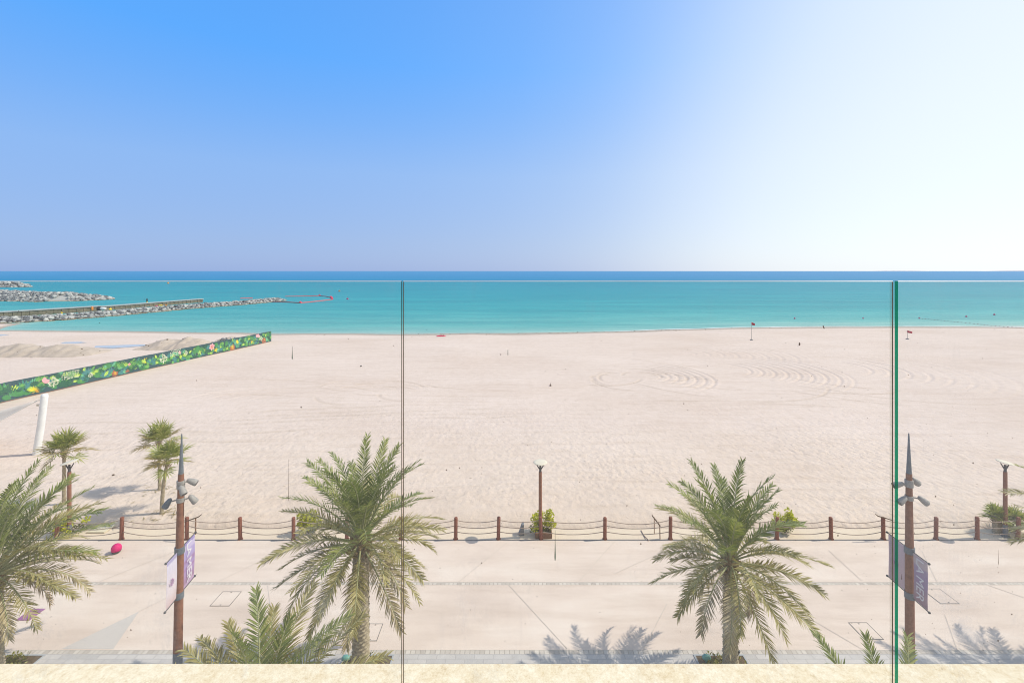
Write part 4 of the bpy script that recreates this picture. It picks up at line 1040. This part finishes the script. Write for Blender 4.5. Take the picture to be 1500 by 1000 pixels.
# ------------------------------------------------------------------ printed hoarding
HA = Vector((-48.5, 37.9, 0)); HB = Vector((-42.1, 79.6, 0)); hd = (HB - HA); HL = hd.length; hd.normalize()
hang = math.atan2(hd.y, hd.x)
hoard = empty('hoarding', HA, 'long printed hoarding with jungle leaves and flowers across the sand', 'hoarding', None, hang)
HH = 1.82
# local: x along, -y faces the balcony
mb = MB()
npan = 17
for k in range(npan):
    a = HL * k / npan; b = HL * (k + 1) / npan
    mb.box(((a + b) / 2, .0, HH / 2 + rnd.uniform(-.02, .02)), (b - a - .006, .05, HH))
mb.build('panel', INKM[II['night']], hoard)
for k in range(npan + 1):
    mb = MB(); mb.box((HL * k / npan, .075, HH / 2), (.08, .08, HH)); mb.tube([(HL * k / npan, .10, HH * .85), (HL * k / npan, 1.0, .02)], .025, 6); mb.build('post', M['white'], hoard)
mb = MB(); mb.box((HL / 2, -.03, .03), (HL, .02, .06)); mb.build('foot_rail', M['planterwood'], hoard)
class Art:
    def __init__(s): s.mb = MB(); s.k = 0
    def poly(s, pts, mi):
        s.k += 1; y = -.027 - .0006 * (s.k % 60) - .00002 * s.k / 10
        P_ = [(min(max(x, .03), HL - .03), y, min(max(z, .03), HH - .02)) for x, z in pts]
        s.mb.add(P_, [tuple(range(len(P_)))], mi)
    def leaf(s, x, z, a, l, w_, mi, mid=None):
        ca, sa = math.cos(a), math.sin(a)
        prof = [(0, 0), (.2, .6), (.45, 1), (.75, .7), (1, 0), (.75, -.7), (.45, -1), (.2, -.6)]
        s.poly([(x + ca * u * l - sa * v * w_ / 2, z + sa * u * l + ca * v * w_ / 2) for u, v in prof], mi)
        if mid is not None: s.poly([(x, z), (x + ca * l * .95 - sa * .012, z + sa * l * .95 + ca * .012), (x + ca * l * .95 + sa * .012, z + sa * l * .95 - ca * .012)], mid)
    def fan(s, x, z, a0, a1, n, l, w_, mi, mid=None):
        for i in range(n): s.leaf(x, z, a0 + (a1 - a0) * i / max(1, n - 1), l * (1 - .2 * abs(2 * i / max(1, n - 1) - 1)), w_, mi, mid)
    def feather(s, x, z, a, l, mi):
        ca, sa = math.cos(a), math.sin(a)
        for i in range(11):
            t_ = .1 + .085 * i
            for sg in (-1, 1): s.leaf(x + ca * l * t_, z + sa * l * t_, a + sg * (1.15 - .6 * t_), l * .42 * (1 - .6 * t_), .05, mi)
art = Art(); q = random.Random(17)
G = [II['deep'], II['green'], II['leaf'], II['mint'], II['bluegreen']]
u_ = 0.0
while u_ < HL:       # deep background foliage
    art.fan(u_, q.uniform(.1, 1.2), q.uniform(-.3, .6), q.uniform(2.0, 3.3), q.randint(5, 8), q.uniform(.5, .9), q.uniform(.14, .26), q.choice([II['deep'], II['bluegreen'], II['deep'], II['green']]), II['green'] if q.random() < .4 else None)
    u_ += q.uniform(.18, .34)
u_ = 0.0
while u_ < HL:
    z = q.uniform(.05, 1.35); k = q.random()
    if k < .35: art.fan(u_, z, q.uniform(.1, .7), q.uniform(2.1, 3.0), q.randint(5, 9), q.uniform(.35, .7), q.uniform(.09, .2), q.choice([II['green'], II['leaf'], II['mint'], II['green']]), q.choice([None, II['lime']]))
    elif k < .55: art.feather(u_, z, q.uniform(.2, 2.9), q.uniform(.6, 1.0), q.choice([II['green'], II['leaf'], II['bluegreen']]))
    elif k < .8:
        art.leaf(u_, z, q.uniform(0, 3.1), q.uniform(.35, .75), q.uniform(.2, .36), q.choice([II['leaf'], II['mint'], II['green'], II['lime']]), q.choice([II['lime'], II['deep'], None]))
    else: art.fan(u_, z, q.uniform(.2, .7), q.uniform(2.2, 2.9), 6, q.uniform(.3, .5), .09, q.choice([II['lime'], II['leaf']]), None)
    u_ += q.uniform(.16, .34)
u_ = 0.3
while u_ < HL:
    z = q.uniform(.3, 1.4); k = q.random()
    if k < .5: art.fan(u_, z, q.uniform(0, .5), q.uniform(2.4, 3.2), q.randint(6, 10), q.uniform(.45, .75), q.uniform(.07, .13), q.choice([II['lime'], II['leaf'], II['lime']]), II['green'])
    else: art.leaf(u_, z, q.uniform(.4, 2.7), q.uniform(.5, .85), q.uniform(.25, .42), q.choice([II['lime'], II['leaf'], II['mint']]), II['deep'])
    u_ += q.uniform(.55, 1.3)
def hu(px):      # position along the hoarding seen at a photo column
    k = (px - CX) / F
    # HA.x + s*hd.x = k*(HA.y + s*hd.y)
    return (k * HA.y - HA.x) / (hd.x - k * hd.y)
def flower(x, z, r_, pet, mid, n=5):
    for i in range(n):
        a = 2 * PI * i / n + .3; art.leaf(x, z, a, r_, r_ * .75, II[pet])
    for i in range(n):
        a = 2 * PI * i / n + .3; art.leaf(x, z, a, r_ * .6, r_ * .18, II[mid])
    art.leaf(x, z, -.9, r_ * .75, r_ * .12, II['orange'])
for px, z, r_, pt, md in ((63, 1.05, .58, 'pink', 'rose'), (129, 1.3, .26, 'pink', 'rose'), (189, 1.12, .20, 'pink', 'rose'), (263, 1.35, .25, 'pink', 'rose'), (310, 1.2, .55, 'pink', 'rose'), (377, 1.25, .62, 'pink', 'rose'), (-20, .9, .5, 'pink', 'rose')):
    flower(hu(px), z, r_, pt, md, 6 if r_ > .5 else 5)
for px in (168, 340, 386): flower(hu(px), .45, .42 if px < 300 else .6, 'brown', 'orange', 7)
for px in (213, 347): art.fan(hu(px), .85, .9, 2.3, 4, .75, .26, II['yellow'], II['orange'])
for px in (112, 20, 276): art.fan(hu(px), .9, .7, 2.5, 4, .6, .16, II['lime'], II['yellow'])
for px in (48, 152, 238, 316, 368): art.fan(hu(px), .45, .1, 3.0, 9, .55, .07, II['yellow'] if px != 238 else II['lime']); art.fan(hu(px) + .2, .3, -.2, 3.3, 8, .45, .06, II['orange'] if px < 100 else II['lime'])
for px in (92, 186): art.fan(hu(px), .25, .3, 2.8, 5, .4, .12, II['brown'])
art.mb.build('jungle_print', INKM, hoard)
def hm(px, z): return Matrix.Translation((hu(px), -.066, z)) @ Matrix.Rotation(PI / 2, 4, 'X')
for px, z, s in ((78, .95, 6.2), (132, .85, 3.3), (239, 1.0, 7.0), (272, 1.1, 3.8), (382, .9, 5.0)):
    emblem(hoard, INKM[II['cream']], hm(px, z), s, 'emblem')
for px0, px1, zb in ((90, 116, .62), (249, 265, .75)):
    mb = MB(); q = random.Random(px0); a0, a1 = hu(px0), hu(px1)
    for ln in range(4):
        z = zb + .95 - ln * .22; x = a0 + (.0 if ln else .15)
        while x < a1 - .1:
            wl = q.uniform(.05, .10); ht = q.choice((.08, .12, .08, .15))
            k = q.random()
            mb.box((x, -.068, z + ht / 2), (.045, .003, ht)); mb.box((x + wl / 2, -.068, z + (ht if k < .5 else .02)), (wl, .003, .045))
            if k > .4: mb.box((x + wl, -.068, z + .045), (.045, .003, .09))
            x += wl + q.choice((.05, .06, .16))
    mb.build('text_block', INKM[II['cream']], hoard)

# ------------------------------------------------------------------ sand heaps and pools left of the hoarding
def heap(x0, x1, y0, wy, hh, label, seed, rubble=False, mat='sandheap'):
    q = random.Random(seed); n, m_ = 70, 26; vs_ = []
    for j in range(m_ + 1):
        for i in range(n + 1):
            u = i / n; v = j / m_
            x = x0 + (x1 - x0) * u; y = y0 + wy * (v - .5)
            env = math.sin(PI * u) ** .6 * (.55 + .45 * float(vnoise(np.array([u * 6.]), np.array([seed * 1.]), 1, seed)[0])) if 0 < u < 1 else 0
            e = env * hh * max(0, 1 - abs(2 * v - 1) ** 1.3)
            e += (float(vnoise(np.array([x]), np.array([y]), 1.1, seed)[0]) - .5) * .45 * env + (float(vnoise(np.array([x]), np.array([y]), 3.0, seed)[0]) - .5) * .24 * env
            vs_.append((x, y, e - .06))
    mb = MB(); mb.add(vs_, [(j * (n + 1) + i, j * (n + 1) + i + 1, (j + 1) * (n + 1) + i + 1, (j + 1) * (n + 1) + i) for j in range(m_) for i in range(n)], 0, True)
    for k in range(60 if rubble else 12):
        u = q.random(); v = q.uniform(.2, .6); s = q.uniform(.08, .24 if rubble else .14)
        x = x0 + (x1 - x0) * u; y = y0 + wy * (v - .5); z = hh * math.sin(PI * u) ** .6 * .75 * (1 - abs(2 * v - 1) ** 1.3) - .05
        mb.ball((x, y, z), (s * 1.2, s, s * .8), 1, 6, 4, False, .25, q)
    o = mb.build('sand_mound', [M[mat], M['wood'] if not rubble else M['rock']]); tag(o, label, 'sand heap', 'dug sand heaps behind the hoarding'); return o
heap(-79, -61.3, 68, 7, 1.7, 'long low sand heap at the far left behind the hoarding', 2)
heap(-59.5, -48.8, 74, 7, 1.95, 'tall smooth sand heap above the middle of the hoarding', 5)
heap(-50.3, -44.3, 76.5, 5, 1.6, 'stony sand heap behind the far part of the hoarding', 8, True)
def pool(pts, zz=None):
    ws = [(*gp(a, b), 0) for a, b in pts]; return ws
mb = MB()
for pts in ([(-30, 516), (0, 515.5), (30, 513.5), (56, 511), (50, 509.5), (10, 511.5), (-30, 513)],
            [(88, 503), (110, 503.2), (128, 501.8), (118, 500.6), (95, 501)],
            [(138, 509.5), (165, 510.5), (195, 508.5), (224, 505.6), (205, 504.8), (170, 506), (140, 507)],
            [(-20, 492.6), (0, 492.2), (14, 490.6), (0, 490)]):
    c = [gp(a, b) for a, b in pts]; zz = max(zat(x, y) for x, y in c) + .02
    mb.add([(x, y, zz) for x, y in c], [tuple(range(len(c)))])
tag(mb.build('tide_pools', M['pool']), kind='structure')

# ------------------------------------------------------------------ breakwaters, jetty
def breakwater(path, half, crest, size, label, seed, sandy=False):
    q = random.Random(seed); mb = MB(); P_ = [Vector((x, y, 0)) for x, y in path]
    cum = [0]
    for a, b in zip(P_[:-1], P_[1:]): cum.append(cum[-1] + (b - a).length)
    T = cum[-1]
    def at_(s):
        for i in range(len(P_) - 1):
            if s <= cum[i + 1] or i == len(P_) - 2:
                f_ = (s - cum[i]) / (cum[i + 1] - cum[i]); return P_[i].lerp(P_[i + 1], f_), (P_[i + 1] - P_[i]).normalized()
    zc = crest
    def prof(u, s):
        endf = min(1, max(.0, (T - s) / (half * 1.3))) ** .6
        f_ = 1 - max(0, (abs(u) - .22) / .78)
        return WZ - .9 + (zc - WZ + .9) * f_ * (.15 + .85 * endf)
    n = int(T / 3); m_ = 8; vs_ = []
    for i in range(n + 1):
        c, d = at_(T * i / n); nn = Vector((-d.y, d.x, 0)); endf = .25 + .75 * min(1, max(0, (T - T * i / n) / (half * 1.2))) ** .5
        for j in range(m_ + 1):
            u = (j / m_ * 2 - 1) * 1.3; p = c + nn * u * half * endf; vs_.append((p.x, p.y, prof(u, T * i / n) - size * .3))
    mb.add(vs_, [(i * (m_ + 1) + j, (i + 1) * (m_ + 1) + j, (i + 1) * (m_ + 1) + j + 1, i * (m_ + 1) + j + 1) for i in range(n) for j in range(m_)], 0)
    cnt = int(T * half * 2 / (size * size) * 1.5)
    for k in range(cnt):
        s = q.uniform(0, T); u = q.uniform(-1.12, 1.12); c, d = at_(s); nn = Vector((-d.y, d.x, 0)); endf = .25 + .75 * min(1, max(0, (T - s) / (half * 1.2))) ** .5
        p = c + nn * u * half * endf; z = prof(u, s)
        if z < WZ - .8: continue
        r_ = size * q.uniform(.38, .75); ax_ = (r_ * q.uniform(.8, 1.3), r_ * q.uniform(.8, 1.3), r_ * q.uniform(.6, .95))
        mb.ball((p.x, p.y, z + q.uniform(-.1, .15) * size), ax_, 0, 6, 4, False, .22, q)
    o = mb.build('rock_breakwater', M['rock']); tag(o, label, 'breakwater', 'grey rock breakwaters at left'); return o
breakwater([(-190, 96), (-150, 107), (-124, 119.5), (-119, 132), (-114, 160), (-106, 180), (-102.5, 206)], 4.6, .30, .82, 'longest grey rock breakwater ending inside the pink floating boom', 1)
breakwater([(-320, 262), (-258, 228), (-216, 206), (-198, 203), (-187, 214)], 11.5, 2.3, 1.25, 'broad grey rock breakwater standing alone in the water at left', 2)
breakwater([(-520, 385), (-430, 371), (-396, 374)], 9, 2.7, 2.0, 'farthest small rock breakwater at the left edge', 3)
t = empty('jetty', (-144, 128, WZ), 'low straight jetty wall with grey cap beside the rock breakwater', 'jetty')
JP = [Vector((-186, 92, 0)), Vector((-144.5, 128, 0)), Vector((-136, 150, 0)), Vector((-131, 192, 0))]
mb = MB(); mc = MB()
for a, b, za_, zb_ in zip(JP[:-1], JP[1:], (.8, .75, .85), (.75, .85, .35)):
    d = (b - a); ln = d.length; mid = (a + b) / 2 - Vector(t.location); rz = math.atan2(d.y, d.x); top = (za_ + zb_) / 2 - WZ
    mc.box((mid.x, mid.y, top), (ln + .5, 1.9, .28), rz)
    k = int(ln / .9)
    for i in range(k):
        p = a.lerp(b, (i + .5) / k) - Vector(t.location); mb.box((p.x, p.y, top / 2 - .4), (ln / k * .93, 1.5 if i % 2 else 1.3, top + .5), rz)
mc.build('cap', M['concgrey'], t); mb.build('pile_wall', M['pile'], t)

# ------------------------------------------------------------------ things on the water
def wp(px, py): x, y = gp(px, py, WZ); return (x, y, WZ)
def buoy(px, py, r_, mat, label, cat='buoy', group='round marker buoys on the water'):
    x, y, z = wp(px, py + .6); t = empty('marker_buoy', (x, y, z), label, cat, group)
    mb = MB(); mb.ball((0, 0, r_ * .55), r_, 0, 16, 10); mb.build('float', M[mat], t)
    mb = MB(); mb.tube([(0, 0, r_ * 1.5), (0, 0, r_ * 1.75)], r_ * .14, 8); mb.build('lifting_eye', M['darksteel'], t)
buoy(1164, 466.3, .22, 'magenta', 'magenta buoy off the beach left of the other swim buoys')
buoy(1264.3, 466, .18, 'magenta', 'small magenta buoy just left of the green glass edge')
buoy(1346.7, 466, .20, 'magenta', 'magenta buoy where the dark float line starts')
buoy(1415.5, 463.6, .24, 'magenta', 'magenta buoy above the dark float line')
buoy(1456.5, 460.8, .26, 'magenta', 'farthest right magenta buoy nearest the edge of the view')
buoy(509, 438, .45, 'magenta', 'magenta buoy just right of the floating boom corner')
buoy(497, 426.2, .5, 'orange', 'orange buoy beyond the floating boom')
buoy(246.3, 414.8, .9, 'orange', 'tiny orange buoy far out just under the glass top line')
buoy(90, 458.5, .45, 'yellow', 'yellow buoy between jetty and breakwater nearest the left edge')
buoy(161, 453.5, .5, 'yellow', 'yellow buoy by the breakwater near the white covered bundle')
buoy(43.5, 461, .3, 'white', 'small white buoy beside the jetty')
def kayak(px, py, l, mat, label):
    x, y, z = wp(px, py + .7); t = empty('float_raft', (x, y, z), label, 'float', 'bright floats moored by the breakwater')
    mb = MB(); n = 10; pts = [(-l / 2 + l * i / n, 0, .12 + .12 * abs(2 * i / n - 1) ** 2) for i in range(n + 1)]
    mb.tube(pts, [.06 + .30 * math.sin(PI * (i + .3) / (n + .6)) for i in range(n + 1)], 10); mb.build('hull', M[mat], t)
    mb = MB(); mb.tube([(-.3, 0, .36), (.3, 0, .36)], .14, 8); mb.build('seat', M['black'], t)
kayak(235, 447.4, 1.9, 'yellow', 'yellow float moored by the rocks beside the smaller red one')
kayak(229, 448.3, 1.0, 'buoyred', 'small red float left of the yellow float')
kayak(243.2, 447.2, .9, 'orange', 'small orange float right of the yellow float')
# floating boom around the breakwater head
t = empty('floating_boom', wp(440, 440), 'pink floating boom looping round the end of the breakwater', 'boom')
O_ = Vector(t.location)
def boomseg(pts, mat):
    mb = MB(); W = [Vector(wp(a, b)) - O_ + Vector((0, 0, .12)) for a, b in pts]; mb.tube(W, .24, 8); mb.build('boom_section', M[mat], t)
boomseg([(418, 434.5), (440, 434.2), (468, 433.6)], 'boom'); boomseg([(468, 433.6), (478, 434.6), (484.5, 436.2)], 'boomdark')
boomseg([(484.5, 436.2), (486.5, 439.0)], 'boom'); boomseg([(486.5, 439.0), (465, 441.6), (440, 444.2)], 'boom'); boomseg([(440, 444.2), (420, 442.8), (393, 442.4)], 'boomdark')
for a, b in ((468, 433.4), (484.5, 435.8), (486.5, 438.6), (440, 444), (392.5, 442), (486, 437)):
    mb = MB(); mb.ball(Vector(wp(a, b)) - O_ + Vector((0, 0, .3)), .52, 0, 12, 8); mb.build('buoy', M['buoyred'], t)
t = empty('floating_boom', wp(361, 437.5), 'short pink boom length behind the rock breakwater', 'boom')
mb = MB(); mb.tube([Vector(wp(352, 437.4)) - Vector(t.location), Vector(wp(370, 437)) - Vector(t.location)], .38, 8); mb.build('boom_section', M['boom'], t)
# swim line
t = empty('float_line', wp(1346, 467), 'line of small dark floats running in to the beach at right', 'float line')
O_ = Vector(t.location); pts = [(1347, 466.6), (1365, 468.2), (1385, 470.2), (1405, 472), (1430, 474.6), (1450, 477), (1475, 479), (1500, 480.5), (1530, 482)]
W = [Vector(wp(a, b)) - O_ for a, b in pts]; mb = MB(); mb.tube([p + Vector((0, 0, .02)) for p in W], .007, 5); mb.build('rope', M['rope'], t)
tot = 34
for k in range(tot):
    f_ = k / (tot - 1) * (len(W) - 1); i = min(int(f_), len(W) - 2); p = W[i].lerp(W[i + 1], f_ - i)
    mb = MB(); mb.ball((0, 0, .04), (.12, .12, .10), 0, 8, 6); o = mb.build('float', M['boomdark'] if k % 3 else M['darksteel'], t); o.location = p
# beacon on the jetty, people-sized bundle on rocks
t = empty('beacon', (xa(215.3, 171), 171, 0), 'black and yellow beacon post standing on the jetty', 'beacon')
mb = MB(); mb.tube([(0, 0, -.5), (0, 0, .9)], .22, 10); mb.build('yellow_band', M['yellow'], t)
mb = MB(); mb.tube([(0, 0, .9), (0, 0, 1.7)], .22, 10); mb.tube([(0, 0, 1.7), (0, 0, 2.1)], [.22, .08], 10); mb.build('black_band', M['black'], t)
t = empty('tarp_bundle', (xa(147.5, 137), 137, .75), 'black and white covered bundle on top of the rock breakwater', 'bundle')
q = random.Random(2)
mb = MB(); mb.ball((-.5, 0, .2), (.55, .6, .75), 0, 10, 8, True, .1, q); mb.build('black_cover', M['black'], t)
mb = MB(); mb.ball((.75, 0, .25), (.95, .6, .4), 0, 10, 8, True, .1, q); mb.build('white_cover', M['white'], t)
t = empty('safety_barrel', (xa(135, 136), 136, .7), 'small orange barrel standing on the rock breakwater', 'barrel')
mb = MB(); mb.tube([(0, 0, 0), (0, 0, .5), (0, 0, 1.0)], [.26, .30, .24], 12); mb.build('drum', M['orange'], t)
mb = MB(); mb.tube([(0, 0, 1.0), (0, 0, 1.06)], .2, 12); mb.build('lid', M['white'], t)
# flags
def flag(px, pyb, pyt, fw, fh, label, wave):
    x, y = gp(px, pyb); t = empty('beach_flag', (x, y, zat(x, y)), label, 'flag', 'red bathing flags on the beach'); ht = za(pyt, y)
    mb = MB(); mb.tube([(0, 0, -.1), (0, 0, ht)], [.035, .022], 8); mb.build('pole', M['lampgrey'], t)
    mb = MB(); mb.tube([(0, 0, 0), (0, 0, .14)], [.28, .2], 14); mb.build('base', M['grey'], t)
    mb = MB(); n = 8; vs_ = []
    for i in range(n + 1):
        u = i / n
        for z in (0, 1): vs_.append((u * fw, .12 * math.sin(u * 5 + wave), ht - fh * (1 - z) * (1 - .25 * u) - u * .22 - .02))
    mb.add(vs_, [(2 * i, 2 * i + 2, 2 * i + 3, 2 * i + 1) for i in range(n)], 0, True); o = mb.build('cloth', M['flag'], t)
    sm = o.modifiers.new('solid', 'SOLIDIFY'); sm.thickness = .01
flag(1100.8, 498, 471.5, .55, .50, 'small red flag on a tall thin pole at the shoreline', 0)
flag(1329.3, 497, 484, .85, .42, 'dark red flag on a short pole right of the green glass edge', 1)
# debris
stick('wooden_stake', [(*gp(1207.5, 477), WZ + .1), (*gp(1206.4, 477), WZ + .5), (*gp(1205.6, 477), WZ + .85)], [.1, .12, .08], 'dark stake leaning at the waterline between the two flags', 'stake')
def debris(px, py, s, label, seed, mat='wood'):
    x, y = gp(px, py); q = random.Random(seed); mb = MB(); mb.ball((0, 0, s[2] * .6), s, 0, 8, 6, False, .3, q)
    o = mb.build('beach_debris', M[mat]); o.location = (x, y, zat(x, y)); tag(o, label, 'debris', 'odd bits of debris on the sand')
debris(528.8, 536.5, (.12, .1, .1), 'black lump on the sand left of the first glass joint', 1, 'black')
debris(1171, 506, (.14, .1, .3), 'brown upright lump on the far sand between the flags', 2)
debris(806.5, 565, (.12, .1, .07), 'small brown lump with a twig in mid beach', 3)
debris(645, 489.3, (.9, .3, .16), 'flat red object lying at the waterline right of the glass joint', 4, 'buoyred')
debris(166, 695, (.09, .06, .04), 'dark scrap on the sand above the fan palm shadows', 5)
debris(733.5, 519.6, (.10, .08, .08), 'tiny dark lump beside the leaning drip mark in mid beach', 6)
stick('twig', [(xa(806.5, 48.7), 48.7, 0), (xa(806.8, 48.7), 48.7, .35)], [.04, .02], 'upright twig sticking out of the mid beach sand', 'twig')
# scattered leaf litter below the fan palms and pebbles by the waterline
mb = MB(); q = random.Random(9)
for k in range(120):
    a = q.uniform(0, 2 * PI); r_ = abs(q.gauss(0, .9)); bx, by = q.choice(((xa(238, 22.9), 22.9), (xa(234, 25.4), 25.4)))
    x = bx + r_ * math.cos(a); y = by + r_ * math.sin(a) * .8
    if y < 22: continue
    l = q.uniform(.05, .2); b = q.uniform(0, PI); z = zat(x, y) + .02; c_, s_ = math.cos(b) * l, math.sin(b) * l
    mb.add([(x - c_, y - s_, z), (x - s_ * .12, y + c_ * .12, z + .015), (x + c_, y + s_, z + .01), (x + s_ * .12, y - c_ * .12, z + .015)], [(0, 1, 2, 3)])
tag(mb.build('leaf_litter', M['fan_y']), kind='stuff')
mb = MB()
for k in range(150):
    x = q.uniform(-20, 40) if k < 120 else q.uniform(-60, 110); y = float(shore(x)) - abs(q.gauss(0, 1.4)) - .3; s = q.uniform(.03, .09)
    mb.ball((x, y, zat(x, y) + s * .3), (s * 1.4, s, s * .7), 0, 5, 3, False, .2, q)
tag(mb.build('shoreline_pebbles', M['wood']), kind='stuff')
